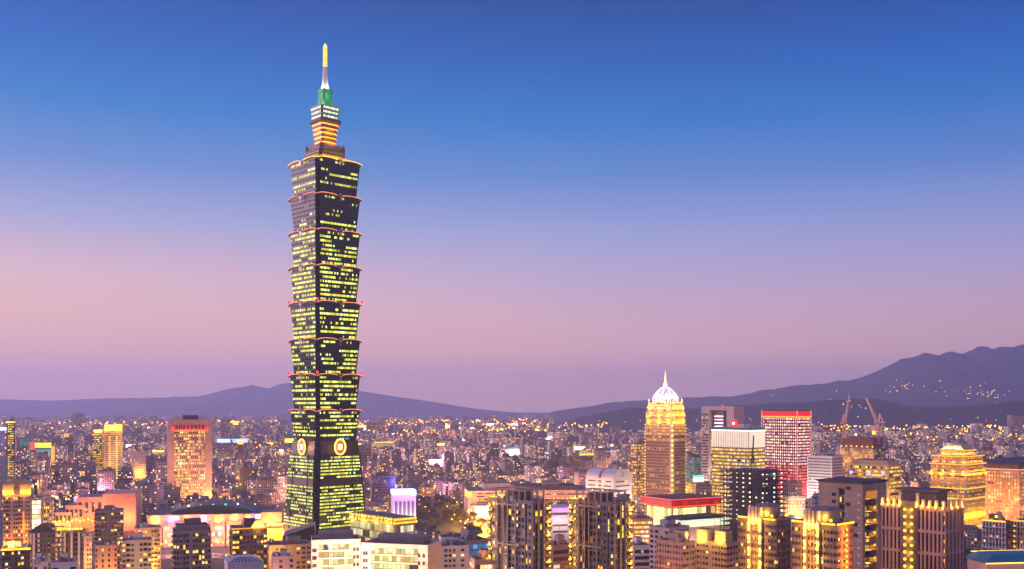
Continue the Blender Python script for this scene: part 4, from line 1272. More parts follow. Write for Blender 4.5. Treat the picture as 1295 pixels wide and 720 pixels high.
# ---- scaffolded tower under construction, white bulbs on every floor
root, w, d, h = block(911, 967, 996, 596, 900, 43, 'construction_tower', 'dark tower under construction wrapped in scaffolding with a grid of white bulbs', 'building', nick='the dark scaffolded tower')
nf = int(h / 4.2)
b = MB()
for i in range(nf + 1): b.box(-w / 2 + .4, w / 2 - .4, -d / 2 + .4, d / 2 - .4, i * 4.2, i * 4.2 + .8)
b.box(-w * .36, w * .36, -d * .36, d * .36, 0, h)
b.build('floor_slab', T_DARK, root)
net = MB()
for key in 'lf':
    o, ax, inn, L = facade_faces(w, d)[key]
    n = 13 if key == 'l' else 8
    for i in range(n + 1):
        p_ = o + ax * (L * i / n); net.bar((p_.x, p_.y, 0), (p_.x, p_.y, h + 3), .22)
        if i % 2: p2_ = p_ + inn * 1.3; net.bar((p2_.x, p2_.y, 0), (p2_.x, p2_.y, h + 1.5), .35)
    for i in range(nf * 2):
        a, c_ = o, o + ax * L
        net.bar((a.x, a.y, i * 2.1 + 1), (c_.x, c_.y, i * 2.1 + 1), .16)
net.build('scaffolding', M_STEEL, root)
pts = []
for key in 'lf':
    o, ax, inn, L = facade_faces(w, d)[key]
    for i in range(7 if key == 'l' else 3):
        for k_ in range(nf - 1, max(0, nf - 12), -1):
            p_ = o + ax * (L * (i + .5) / (7 if key == 'l' else 3)) + inn * 2.2
            if rnd.random() < (.85 if i < 5 else .35): pts.append((p_.x, p_.y, k_ * 4.2 + 3.4))
bulbs(root, pts[:98], glow('work bulb', (1.0, .86, .55), 3.4), .75, 'work_lamp')
for i in range(14): lamp(root, (rnd.uniform(-.4, .4) * w, rnd.uniform(-.42, .3) * d, h - 3 - 4.2 * rnd.randint(0, 12)), (1, .75, .45), 700, .5)
scaf_root, scaf_h = root, h

# ---- tower crane builder
def tower_crane(loc, rz, mast_h, jib, ang, label, sc=1.0, col=None):
    root = empty('tower_crane', loc, rz); tag(root, label, 'crane')
    tk = 2.5 if col is None else 1.0
    m_ = col or flat_mat('crane paint', (.78, .55, .44), .6, .0)
    b = MB()
    e = 1.3 * sc
    cs = [(-e, -e), (e, -e), (e, e), (-e, e)]
    for x, y in cs: b.bar((x, y, 0), (x, y, mast_h), .22 * sc * tk)
    n = max(3, int(mast_h / (2.6 * sc)))
    for i in range(n):
        z0, z1 = mast_h * i / n, mast_h * (i + 1) / n
        for k_ in range(4):
            a, c_ = cs[k_], cs[(k_ + 1) % 4]
            b.bar((*a, z0), (*c_, z1), .14 * sc * tk); b.bar((*a, z1), (*c_, z1), .12 * sc * tk)
    b.build('mast', m_, root)
    b = MB(); b.box(1.4 * sc, 3.8 * sc, -1.2 * sc, 1.0 * sc, mast_h, mast_h + 2.6 * sc); b.build('cab', flat_mat('cab grey', (.5, .48, .46), .4), root)
    b = MB(); b.lathe([(2.0 * sc, mast_h - .6), (2.0 * sc, mast_h + .4)], 12); b.build('slewing_ring', M_STEEL, root)
    ca, sa = math.cos(ang), math.sin(ang)
    b = MB()
    P_ = lambda t_, u_, v_: (1.2 * sc + t_ * ca - v_ * sa, u_, mast_h + 1 + t_ * sa + v_ * ca)
    ww = 1.0 * sc
    ch = [(-ww, 0), (ww, 0), (0, 1.7 * sc)]
    for u_, v_ in ch: b.bar(P_(0, u_, v_), P_(jib, u_ * .3, v_ * .4), .26 * sc * tk)
    n = int(jib / (2.4 * sc))
    for i in range(n):
        t0, t1 = jib * i / n, jib * (i + 1) / n
        k0, k1 = 1 - .7 * i / n, 1 - .7 * (i + 1) / n
        for k_ in range(3):
            a, c_ = ch[k_], ch[(k_ + 1) % 3]
            b.bar(P_(t0, a[0] * k0, a[1] * k0), P_(t1, c_[0] * k1, c_[1] * k1), .15 * sc * tk)
    b.build('jib', m_, root)
    b = MB(); b.box(-8 * sc, -.5 * sc, -1.3 * sc, 1.3 * sc, mast_h + .2, mast_h + 1.2 * sc); b.build('counter_jib', m_, root)
    b = MB(); b.box(-8 * sc, -5 * sc, -1.5 * sc, 1.5 * sc, mast_h - 2.4 * sc, mast_h + .1); b.build('counterweight', T_CONC, root)
    b = MB(); b.bar((-1 * sc, 0, mast_h), (-2.6 * sc, 0, mast_h + 9 * sc), .35 * sc * tk); b.bar((-6 * sc, 0, mast_h), (-2.6 * sc, 0, mast_h + 9 * sc), .25 * sc * tk); b.build('apex_frame', m_, root)
    b = MB(); b.bar((-2.6 * sc, 0, mast_h + 9 * sc), P_(jib * .92, 0, 1 * sc), .1 * sc); b.build('pendant_cable', M_STEEL, root)
    tip = Vector(P_(jib, 0, 0))
    b = MB(); b.bar(tuple(tip), tuple(tip - Vector((0, 0, jib * .35))), .08 * sc); b.build('hoist_rope', M_STEEL, root)
    return root

tower_crane((scaf_root.location.x - 2, scaf_root.location.y - 4, scaf_h), R(70), 9, 22, R(72), 'dark luffing crane on top of the scaffolded tower, jib raised', 1.0, M_STEEL)

# ---- concrete frame under construction with two pale cranes
root, w, d, h = block(1062, 1106, 1121, 553, 1500, 43, 'construction_building', 'unfinished concrete frame building topped by red scaffolding under two pale cranes', 'building', nick='the unfinished frame with two cranes')
nf = int((h - 14) / 4.4)
b = MB()
for i in range(nf + 1): b.box(-w / 2, w / 2, -d / 2, d / 2, i * 4.4, i * 4.4 + .7)
b.box(-w * .4, w * .4, -d * .4, d * .4, 0, h - 14)
b.build('floor_slab', T_CONC, root)
for i in range(nf):
    for key in 'lf':
        o, ax, inn, L = facade_faces(w, d)[key]
        a, c_ = o + inn * .9, o + inn * .9 + ax * L
        n = round(L / 4); z_ = i * 4.4 + .7
        b = MB(); b.quad((a.x, a.y, z_), (c_.x, c_.y, z_), (c_.x, c_.y, z_ + 3.7), (a.x, a.y, z_ + 3.7), 0, ((0, i), (n, i), (n, i + .99), (0, i + .99)))
        b.build('bay_opening', cells_mat('site bays', (.14, .09, .04), (.8, .5, .12), (1.0, .7, .25), .45, .55, 3, (.25, .18, .12), (.12, .88), (.02, .98), .7, .4, 50), root)
b = MB()
for key in 'lfrb':
    o, ax, inn, L = facade_faces(w + 1, d + 1)[key]
    for i in range(11):
        p_ = o + ax * (L * i / 10); b.bar((p_.x, p_.y, h - 15), (p_.x, p_.y, h + 1), .3)
    for i in range(6):
        a, c_ = o, o + ax * L; b.bar((a.x, a.y, h - 14 + 2.9 * i), (c_.x, c_.y, h - 14 + 2.9 * i), .28)
b.box(-w * .42, w * .42, -d * .42, d * .42, h - 13.5, h - 1)
b.build('scaffolding', flat_mat('red oxide steel', (.20, .085, .08), .7), root)
bulbs(root, [(-w / 2 - .8, d * (.45 - .15 * i), h - 14.5) for i in range(7)], G_YELP, 1.1, 'work_lamp')
bulbs(root, [(-w * .3, d * .1, h + 3)], G_WHT, 1.8, 'work_lamp')
for i in range(8): lamp(root, (-w / 2 - 6, d * (.5 - .14 * i), h - 25 - 10 * (i % 3)), (1, .55, .15), 2200, 1.5)
cx_, cy_ = root.location.x, root.location.y
tower_crane((X(1070, 1500), 1500 + 8, h - 2), R(52), 22, 46, R(64), 'pale luffing crane leaning right over the unfinished frame, the taller of the pair', 1.5)
tower_crane((X(1110, 1515), 1515, h - 12), R(128), 33, 40, R(64), 'pale luffing crane leaning left over the unfinished frame, the lower of the pair', 1.5)

# ---- gold floodlit temple-topped tower
root, w, d, h = block(1177, 1222, 1246, 602, 1080, 43, 'hotel_tower', 'gold floodlit tower of layered eaves under a glowing stepped roof', 'building', nick='the gold layered tower')
O_HOTEL = cells_mat('hotel gold windows', (.06, .03, .01), (1.0, .34, .01), (1.0, .50, .03), .82, 1.4, 5, (.34, .2, .08), (.22, .78), (.1, .9), .2, .5, 35)
bands(root, w, d, h, T_GOLD, O_HOTEL, 4.4, 2.4, 2.6, base=22, top=2, margin=2)
bands(root, w, d, 21, T_GOLD, O_SHOP, 5, 3, 3, base=1, top=1, margin=3, body=False)
G_EAVE = glow('eave gold light', (1.0, .40, .02), 2.4)
zt = h
for (s_, hh) in ((1.10, 3.0), (1.0, 9.5), (.93, 8.5), (.62, 6.0)):
    b = MB(); b.box(-w / 2 * s_, w / 2 * s_, -d / 2 * s_, d / 2 * s_, zt, zt + hh)
    tr = b.build('roof_tier', T_GOLD, root)
    b = MB(); b.box(-w / 2 * s_ - 1.0, w / 2 * s_ + 1.0, -d / 2 * s_ - 1.0, d / 2 * s_ + 1.0, zt + hh - .2, zt + hh + .9); b.build('eave', T_CREAM, tr)
    b = MB(); b.loft([[(x * (w / 2 * s_ + 1.15), y * (d / 2 * s_ + 1.15), zt + hh - 1.0) for x, y in ((-1, -1), (1, -1), (1, 1), (-1, 1))], [(x * (w / 2 * s_ + 1.15), y * (d / 2 * s_ + 1.15), zt + hh - .25) for x, y in ((-1, -1), (1, -1), (1, 1), (-1, 1))]], 0, cap=False)
    b.build('light_strip', G_EAVE, tr)
    for q in range(4):
        lamp(root, (-w / 2 * s_ - 1.3, d * s_ * (.42 - .28 * q), zt + .9), (1, .33, .008), 1500, .5)
        lamp(root, (w * s_ * (-.42 + .28 * q), -d / 2 * s_ - 1.3, zt + .9), (1, .33, .008), 1500, .5)
    if hh > 8:
        for k_ in range(2):
            for key in 'lf':
                o, ax, inn, L = facade_faces(w * s_, d * s_)[key]
                a, c_ = o - inn * .07 + ax * 1.5, o - inn * .07 + ax * (L - 1.5); zz_ = zt + 1.0 + 3.8 * k_; n = round(L / 2.4)
                b = MB(); b.quad((a.x, a.y, zz_), (c_.x, c_.y, zz_), (c_.x, c_.y, zz_ + 2.2), (a.x, a.y, zz_ + 2.2), 0, ((0, k_), (n, k_), (n, k_ + .99), (0, k_ + .99))); b.build('window_band', O_HOTEL, tr)
    zt += hh
b = MB(); hip(b, -w * .29, w * .29, -d * .29, d * .29, zt + .95, zt + 5, .2); b.build('roof_cap', T_CREAM, root)
for q in range(4): lamp(root, (-w * .29 - 1, d * (.25 - .16 * q), zt + 3), (1, .6, .15), 1500, .4)
for zc in (1.5, 12.5):
    strip(root, -w / 2 - .9, -w / 2 - .1, -d / 2 - .9, d / 2 + .3, h - 14 - zc + 1, h - 13.2 - zc + 1, G_EAVE); strip(root, -w / 2 - .05, w / 2 + .3, -d / 2 - .9, -d / 2 - .1, h - 14 - zc + 1, h - 13.2 - zc + 1, G_EAVE)
for i in range(6):
    for z_ in (6, 30): 
        lamp(root, (-w / 2 - 2.5, d * (.45 - .18 * i), z_), (1, .40, .005), 1500, .6)
        lamp(root, (w * (-.45 + .18 * i), -d / 2 - 2.5, z_), (1, .46, .005), 3200, .6)

# ---- orange gridded block behind it
root, w, d, h = block(1240, 1290, 1420, 585, 1180, 43, 'office_building', 'long orange lit block with a grid of square windows and a dark roof deck', 'building', nick='the long orange gridded block', depth=60)
bands(root, w, d, h - 9, T_SALMON, O_ORNG, 4.3, 2.9, 3.2, base=4, top=1.5, margin=.5)
b = MB(); b.box(-w / 2 + 3, w / 2 - 3, -d / 2 + 3, d / 2 - 3, h - 9, h - 2); b.build('roof_deck', T_BROWN, root)
b = MB(); b.box(-w / 2 - 1, w / 2 + 1, -d / 2 - 1, d / 2 + 1, h - 2, h - 1); b.build('roof_slab', M_ROOFD, root)
cove(root, w, d, h - 9.2, glow('salmon strip', (1, .4, .15), 1.6), .9)
for i in range(7):
    lamp(root, (-w / 2 - 14, d * (.5 - .17 * i), 10 + 14 * (i % 3)), (1, .34, .08), 9000, 2)
    lamp(root, (-w / 2 + w * .16 * i, -d / 2 - 14, 10 + 14 * (i % 3)), (1, .34, .08), 9000, 2)
for z_, y_ in ((12, .3), (18, .34), (34, .28)):
    strip(root, -w / 2 - .5, -w / 2 - .1, d * y_ - 5, d * y_ + 3, z_, z_ + 4, glow('white blue sign', (.75, .75, 1.0), 1.8), 'lit_sign')

# ---- red roofed exhibition hall
root, w, d, h = block(822, 850, 909, 641, 1000, 30, 'exhibition_hall', 'flat building with a wide red edged roof and glowing yellow glass walls', 'building', nick='the red-edged flat hall', depth=46)
b = MB(); b.box(-w / 2 + 2, w / 2 - 2, -d / 2 + 2, d / 2 - 2, 0, h - 1); b.build('wall', T_GOLD, root)
for k_, (za, zb) in enumerate(((6, 13), (15, h - 2))):
    for key in 'lf':
        o, ax, inn, L = facade_faces(w - 4, d - 4)[key]
        a, c_ = o - inn * .07 + ax, o - inn * .07 + ax * (L - 1); n = round(L / 6)
        b = MB(); b.quad((a.x, a.y, za), (c_.x, c_.y, za), (c_.x, c_.y, zb), (a.x, a.y, zb), 0, ((0, k_), (n, k_), (n, k_ + .99), (0, k_ + .99))); b.build('glass_wall', cells_mat('hall glass', (.25, .15, .05), (1, .72, .12), (1, .9, .45), .8, 1.5, 2, (.2, .15, .1), (.03, .97), (.02, .98), .2, .3, 60, None, (.6, .9, .2)), root)
b = MB(); b.box(-w / 2 - 2, w / 2 + 2, -d / 2 - 2, d / 2 + 2, h + .02, h + 7); b.build('roof_edge', wall_mat('red fascia', (.26, .018, .02), .5, .15), root)
b = MB(); b.box(-w / 2 - 1.4, w / 2 + 1.4, -d / 2 - 1.4, d / 2 + 1.4, h + 7.02, h + 7.4); b.build('roof_slab', wall_mat('red roof felt', (.10, .035, .05), .8, .3), root)
GR = glow('orange red tube', (1.0, .07, .01), 3.0)
for z_ in (h - .4, h + 6.6):
    strip(root, -w / 2 - 2.6, w / 2 + 2.6, -d / 2 - 2.6, -d / 2 - 2.1, z_, z_ + .5, GR); strip(root, -w / 2 - 2.6, -w / 2 - 2.1, -d / 2 - 2.0, d / 2 + 2, z_, z_ + .5, GR)
for i in range(5):
    lamp(root, (-w * .45 + w * .22 * i, -d / 2 - 5, h + 3), (1, .05, .02), 350, .5); lamp(root, (-w * .4 + w * .2 * i, -d / 2 - 4, 4), WARM, 8000, 1)
    lamp(root, (-w / 2 - 5, d * (.4 - .2 * i), h + 3), (1, .05, .02), 350, .5); lamp(root, (-w / 2 - 4, d * (.4 - .2 * i), 5), WARM, 6000, 1)
root, w, d, h = block(848, 862, 925, 657, 940, 30, 'pavilion', 'low pavilion glowing white and green in front of the red edged hall', 'building', nick='the low white-green pavilion', depth=26)
b = MB(); b.box(-w / 2, w / 2, -d / 2, d / 2, 0, h - 8); b.build('wall', T_PINK, root)
b = MB(); b.box(-w / 2 - .06, w / 2 + .06, -d / 2 - .06, d / 2 + .06, h - 8 + .02, h - 1); b.build('light_band', cells_mat('pavilion band', (.5, .6, .4), (.9, 1.0, .6), (1, .95, .8), .98, 1.5, 2, (.5, .5, .4), (.0, 1), (.0, 1), .3, .3, 62, None, (.5, .9, .3)), root)
b = MB(); hip(b, -w / 2 - 1.5, w / 2 + 1.5, -d / 2 - 1.5, d / 2 + 1.5, h - .98, h + 1.2, .12); b.build('roof', M_ROOFD, root)
for i in range(5): lamp(root, (-w * .45 + w * .22 * i, -d / 2 - 6, 10), (1, .8, .5), 9000, 1)

# ------------------------------------------------------------------ more buildings, near to far
def apt(pl, pc, pr, yt, D, wall, cl, cf, label, nick=None, r=43, fh=3.3, lit=.14, seed=0, depth=None, name='apartment_block', group=None, tanks=2, cat='building', limit=80, lit_codes=None, house=True, warm=3, top=1.6):
    root, w, d, h = block(pl, pc, pr, yt, D, r, name, label, cat, group, nick, depth)
    codes = {'l': cl, 'f': cf}
    if cf: codes['r'] = (cl or cf)[::-1]
    tower_shell(root, w, d, h, wall, {k: v for k, v in codes.items() if v}, fh, 3.5, top, lit, limit=limit, lit_codes=lit_codes)
    roof_kit(root, w, d, h, wall, seed, tanks, house)
    for i in range(warm):  # added warm lights hanging off the walls without fixtures, to warm the facades
        q = random.Random(seed * 7 + i)
        if q.random() < .5: lamp(root, (-w / 2 - 9, q.uniform(-.45, .45) * d, q.uniform(14, 48)), ORANGE if q.random() < .4 else WARM, 5200, 1)
        else: lamp(root, (q.uniform(-.45, .45) * w, -d / 2 - 9, q.uniform(14, 48)), ORANGE if q.random() < .4 else WARM, 5200, 1)
    return root, w, d, h

def office(pl, pc, pr, yt, D, wall, glass, label, nick=None, r=43, fh=4.0, bh=2.3, cell=2.0, margin=1.0, depth=None, seed=0, top=2, faces='lfr', name='office_block', group=None, kit=True, warm=1, cat='building', base=4):
    root, w, d, h = block(pl, pc, pr, yt, D, r, name, label, cat, group, nick, depth)
    bands(root, w, d, h, wall, glass, fh, bh, cell, base=base, top=top, margin=margin, faces=faces)
    if kit: roof_kit(root, w, d, h, wall, seed, 1)
    for i in range(warm):
        q = random.Random(seed * 7 + i)
        if q.random() < .5: lamp(root, (-w / 2 - 10, q.uniform(-.45, .45) * d, q.uniform(4, 20)), WARM, 9000, 1)
        else: lamp(root, (q.uniform(-.45, .45) * w, -d / 2 - 10, q.uniform(4, 20)), WARM, 9000, 1)
    return root, w, d, h

# --- foreground, left to right
root, w, d, h = apt(-14, 2, 38, 694, 600, T_DARK, 'wwbw', 'wbwwtwbww', 'dark block with a yellow lit roof edge in the lower left corner', 'the dark corner block with the yellow roof edge', 20, lit=.22, seed=1)
cove(root, w, d, h - 1.2, G_YEL, 1.0, 'f'); part_box(root, 'roof_room', T_CREAM, -w * .3, w * .05, -d * .2, d * .2, h - 1, h + 4, M_ROOFD)
for i in range(3): lamp(root, (-w * .35 + w * .2 * i, -d * .3, h + 2), (1, .55, .05), 900, .4)
root, w, d, h = apt(-8, 4, 38, 626, 800, T_TAN, 'wwww', 'wbwswwbwsww', 'tan apartment tower with two orange lit turrets on its roof at the left edge', 'the tan tower with two lit turrets', 20, lit=.2, seed=2, lit_codes={'b': .3})
for x in (-.32, .32):
    b = MB(); b.box(x * w - 4, x * w + 4, -d / 2 + .5, -d / 2 + 8, h - 1, h + 8); hip(b, x * w - 4.8, x * w + 4.8, -d / 2 - .3, -d / 2 + 8.8, h + 8.01, h + 11, .3)
    b.build('turret', T_GOLD, root)
    for q in (-2.6, 2.6): lamp(root, (x * w + q, -d / 2 - 1.4, h + 1.5), (1, .42, .02), 900, .4)
part_box(root, 'lift_house', T_TAN, -5, 5, -d * .2, d * .2, h - 1, h + 12, M_ROOFD)
strip(root, w * .24, w * .27, -d / 2 - .6, -d / 2 - .1, 10, h - 14, G_ORG)
for i in range(4): lamp(root, (w * .3, -d / 2 - 4, 14 + 13 * i), (1, .36, .03), 1100, .6)
root, w, d, h = apt(96, 106, 116, 678, 690, T_LAV, 'wwww', 'sww', 'narrow pale slab end beside the arched courtyard block, lower left', 'the narrow pale slab end', 20, seed=3, lit=.1)
# arched courtyard apartment row
root, w, d, h = block(34, 36, 104, 674, 710, 14, 'apartment_block', 'dark curved-roof apartment row with white pilaster stripes and yellow roof lamps', 'building', nick='the white striped apartment row', depth=16)
tower_shell(root, w, d, h, T_DARK, {'f': 'wwbtwwbbtwbw', 'l': 'www', 'r': 'www'}, 3.3, 3, 1.4, .12)
for i, x in enumerate((-.46, -.40, -.31, .02, .10, .17, .30, .44)):
    part_box(root, 'pilaster', T_WHITE, x * w - .7, x * w + .7, -d / 2 - .6, -d / 2 - .02, 2, h - .5)
b = MB()
n = 16
pts0 = [(-w / 2 + w * .5 * i / n, -d / 2 + 1, h + 5.5 * math.sin(math.pi * i / n)) for i in range(n + 1)]
b.loft([pts0, [(x, d / 2 - 1, z) for x, y, z in pts0]], 0, False, False); b.poly([pts0[0]] + pts0[1:] , 0)
b.build('vault_roof', M_ROOFD, root)
bulbs(root, [(w * (.02 + .055 * i), -d * .2, h + 1.3) for i in range(9)], G_YEL, .85, 'roof_lamp')
for i in range(5): lamp(root, (w * (.05 + .1 * i), -d * .35, h + 2.4), (1, .52, .05), 900, .4)
roof_kit(root, w, d, h, T_DARK, 4, 2)
root, w, d, h = apt(113, 120, 148, 690, 620, T_SALMON, 'www', 'wswswsw', 'low salmon block with a dark square roof tower', 'the low salmon block', 20, seed=5, lit=.06)
part_box(root, 'roof_tower', T_BROWN, -w * .25, w * .2, -d * .2, d * .3, h - 1, h + 8, M_ROOFD)
apt(116, 120, 156, 646, 800, T_GREY, 'wbw', 'bwbwswbwb', 'grey apartment block with a two-step roof before the orange mall wall', 'the grey two-step block', 20, seed=6, lit=.25, lit_codes={'b': .35})
apt(150, 154, 192, 684, 640, T_LAV, 'wbw', 'wbwswbw', 'pale grey stepped block with a red roof lamp, right of the low salmon block', 'the pale stepped block', 20, seed=7, lit=.14)
bulbs(bpy.data.objects[-1] if False else [o for o in COL.objects if o.get('label', '').startswith('pale grey stepped')][0], [(0, -4, Z(684, 640) + 5)], G_RED, .8, 'beacon')
apt(165, 170, 203, 668, 760, T_CREAM, 'wbw', 'wbwwswbw', 'cream apartment block between the pale stepped block and the dark notched tower', None, 20, seed=8, lit=.3, warm=3)
for i, (a, c_, e, yt, D, lab) in enumerate(((40, 42, 60, 711, 450, 'left of two white roof rooms at the bottom edge below the striped row'), (62, 64, 98, 712, 440, 'right of two white roof rooms at the bottom edge below the striped row'))):
    root, w, d, h = apt(a, c_, e, yt, D, T_WHITE, 'ww', 'wsw', lab, None, 20, seed=30 + i)
root, w, d, h = apt(213, 219, 267, 672, 600, T_GREY, 'wbww', 'bwwtbswbtwwb', 'dark grey notched apartment tower with a stepped roof house before the lit mall', 'the dark notched tower', 20, seed=9, lit=.16, lit_codes={'b': .25})
part_box(root, 'roof_house', T_DARK, -w * .2, w * .25, -d * .2, d * .4, h - 1, h + 6, M_ROOFD); part_box(root, 'roof_wing', T_GREY, -w * .42, w * .42, -d * .3, d * .4, h - 1, h + 3, M_ROOFD)
root, w, d, h = apt(287, 294, 338, 668, 650, T_DARK, 'wbw', 'bbwpwtwpwb', 'dark apartment tower with an orange lit arched gable', 'the tower with the lit arched gable', 22, seed=10, lit=.25, lit_codes={'b': .6})
b = MB()
pts0 = [(w * (.04 + .4 * i / n), -d / 2 - .3, h + 5 * math.sin(math.pi * i / n)) for i in range(n + 1)]
b.loft([pts0, [(x, -d / 2 + 3, z) for x, y, z in pts0]], 0, False, False); b.poly(pts0, 1); b.build('arched_gable', [T_DARK, T_GOLD], root)
for i in range(3): lamp(root, (w * (.14 + .1 * i), -d / 2 - 1.6, h + .6), (1, .5, .04), 900, .3)
cove(root, w, d, h - .9, G_ORG, .5, 'f')
# glass roofed lavender hall at the bottom edge
root, w, d, h = block(283, 288, 334, 712, 480, 22, 'glass_roof_hall', 'pale hall with a ribbed lavender glass roof at the bottom edge', 'building', nick='the ribbed glass roof hall', depth=14)
b = MB(); b.box(-w / 2, w / 2, -d / 2, d / 2, 0, h); b.build('wall', T_LAV, root)
b = MB(); hip(b, -w / 2, w / 2, -d / 2, d / 2, h + .02, h + 2.0, .3); b.build('glass_roof', flat_mat('lavender glass', (.20, .20, .32), .15, .3), root)
for i in range(10):
    b = MB(); x = -w * .45 + w * .1 * i; b.bar((x, -d / 2 - .1, h + .1), (x * .55, -d * .2, h + 2.1), .22); b.build('roof_rib', T_WHITE, root)

# dark wedge and the tan block below it
root, w, d, h = block(355, 358, 398, 680, 880, 10, 'wedge_roof_hall', 'black wedge-roofed hall in front of the supertall tower base', 'building', nick='the black wedge hall', depth=34)
b = MB(); b.box(-w / 2, w / 2, -d / 2, d / 2, 0, h)
b.loft([[(-w / 2 + .02, y, h + .02), (w / 2 - .02, y, h + .02), (w / 2 - .02, y, h + 10), (-w / 2 + .02, y, h + 1.2)] for y in (-d / 2 + .02, d / 2 - .02)], 0)
b.build('wall', flat_mat('black cladding', (.02, .018, .03), .4, .2), root)
apt(330, 340, 394, 690, 700, T_TAN, 'wsw', 'swwsswww', 'tan block with small grouped dark windows under the black wedge hall', 'the tan block under the wedge', 20, seed=11, lit=.1, tanks=1)
apt(341, 345, 372, 704, 600, T_LAV, 'sw', 'swsw', 'pale lavender block with a stepped roof in front of the tan wedge-side block', None, 20, seed=12)

# cream office, two wings meeting in a chamfered corner
for (pl, pc, pr, lab, nk, r_, dep) in ((392, 394, 456, 'cream office wing with wide lit ribbon windows and a grey roof house', 'the cream ribbon-window office', 12, 20), (454, 457, 541, 'longer cream office wing with lit ribbon windows beside the grey roof house wing', 'the longer cream office wing', -16, 22)):
    root, w, d, h = block(pl, pc, pr, 683 if r_ > 0 else 686, 560, r_, 'office_building', lab, 'building', nick=nk, depth=dep)
    bands(root, w, d, h, T_CREAM, cells_mat('ribbon lit', DG, (1.0, .70, .08), (.85, 1.0, .42), .74, 1.2, 4, (.04, .04, .05), (.05, .95), (.12, .95), .15, .5, 70), 4.2, 3.2, 2.6, base=4, top=2.2, margin=w * .14, faces='f', parapet=1.5)
    for i in range(5):
        for x in (-.46, -.42, .37, .44):
            b = MB(); z_ = h - 7 - 4.2 * i; b.quad((x * w - .7, -d / 2 - .05, z_), (x * w + .7, -d / 2 - .05, z_), (x * w + .7, -d / 2 - .05, z_ + 2.2), (x * w - .7, -d / 2 - .05, z_ + 2.2)); b.build('window', W_DARK, root)
    strip(root, -w / 2 - .3, w / 2 + .3, -d / 2 - .4, -d / 2 - .05, h - .5, h - .1, glow('peach line', (1, .62, .36), 1.2))
    b = MB(); b.box(-w * .35, w * .36, -d * .1, d * .35, h - 1, h + 3.4); b.build('roof_house', T_GREY, root)
    for i in range(4): lamp(root, (-w * .4 + w * .27 * i, -d / 2 - 9, h - 22), (1, .55, .35), 5200, 1); lamp(root, (-w * .4 + w * .27 * i, -d / 2 - 7, h - 4), (1, .58, .40), 1800, 1)
root, w, d, h = apt(500, 538, 541, 692, 558, T_SALMON, 'nstsnsts', None, 'salmon stair end with narrow windows closing the longer cream wing', None, -16, seed=13, lit=.4, depth=1.2, tanks=0, house=False) if False else (None, 0, 0, 0)
root, w, d, h = apt(524, 540, 593, 691, 640, T_WHITE, 'wws', 'spsspwwsps', 'plain white office with small grouped windows, left of the blue ribbon block', 'the plain white office', 12, seed=14, lit=.12, depth=30)
office(560, 592, 620, 684, 660, T_GREY, O_BLUE, 'grey block with sky blue ribbon windows beside the plain white office', 'the blue ribbon block', 30, 4.4, 3.0, 3.0, .6, seed=15)
root, w, d, h = office(596, 600, 634, 708, 540, T_SALMON, O_SHOP, 'low salmon building with orange light at the foot of the left dark condominium tower', None, 12, seed=16, depth=16, warm=3)

# office between the twin condominiums, the lit white screen building behind
office(694, 698, 722, 690, 560, T_PINK, cells_mat('pale strip windows', DG, (.9, 1, .6), (1, .9, .5), .35, 1.0, 2, (.3, .22, .22), (.05, .95), (.05, .95), .2, .4, 72), 'pink office with pale lit strip windows between the two dark condominium towers', 'the pink office between the dark towers', 30, seed=17)
root, w, d, h = block(690, 693, 722, 642, 800, 12, 'shopping_building', 'white building with a purple lit fascia seen between the two dark condominium towers', 'building', nick='the white purple-topped building', depth=24)
b = MB(); b.box(-w / 2, w / 2, -d / 2, d / 2, 0, h); b.build('wall', T_WHITE, root)
strip(root, -w * .3, w / 2, -d / 2 - .7, -d / 2 - .1, h - 3, h - .6, glow('purple fascia', (.55, .2, 1.0), 2.2), 'lit_fascia')
strip(root, -w / 2, w * .1, -d / 2 - .6, -d / 2 - .1, h - 9, h - 7.4, glow('lilac strip', (.7, .5, 1.0), 1.6), 'lit_fascia')
for z_ in (h - 6, h - 15, h - 20): strip(root, -w * .3, w * .35, -d / 2 - .3, -d / 2 - .06, z_, z_ + 1.4, flat_mat('dark slot', (.08, .05, .05), .5), 'window_slot')
for i in range(4): lamp(root, (-w * .4 + w * .27 * i, -d / 2 - 9, h - 12), (1, .75, .7), 650, 1)
# low lit shops right of the right dark tower
root, w, d, h = office(798, 800, 826, 656, 900, T_SALMON, O_SHOP, 'low orange lit shops just right of the right dark condominium tower', 'the low orange shops', 12, depth=24, seed=18, warm=3)
office(798, 801, 824, 690, 640, T_WHITE, O_PURP, 'low white block with purple windows left of the small pink apartments', 'the low purple-windowed block', 12, depth=18, seed=19, warm=2)
# pink grey apartments in the middle right foreground
apt(821, 846, 872, 668, 620, T_LAV, 'wwww', 'wwwww', 'pale lavender apartment block with dark window bands, behind the small pink apartments', 'the pale lavender apartments', 43, 3.2, seed=20, lit=.06, warm=2)
root, w, d, h = apt(830, 864, 879, 686, 540, T_PINK, 'nwnnpnnwnn', 'ppnp', 'small pink apartment block with paired dark windows and a grey roof house', 'the small pink apartments', 43, 3.2, seed=21, lit=.05)
lamp(root, (w * .3, -d * .3, h + 3), (1, .6, .05), 700, .3); part_box(root, 'roof_house', T_GOLD, w * .05, w * .4, -d * .3, d * .1, h - 1, h + 5.2, M_ROOFD)
root, w, d, h = apt(877, 919, 934, 687, 540, T_PINK, 'npnwpsnpwpp', 'ppwp', 'pink apartment block with two yellow lit roof houses left of the lamp-studded condominiums', 'the pink block with lit roof houses', 43, 3.2, seed=22, lit=.08)
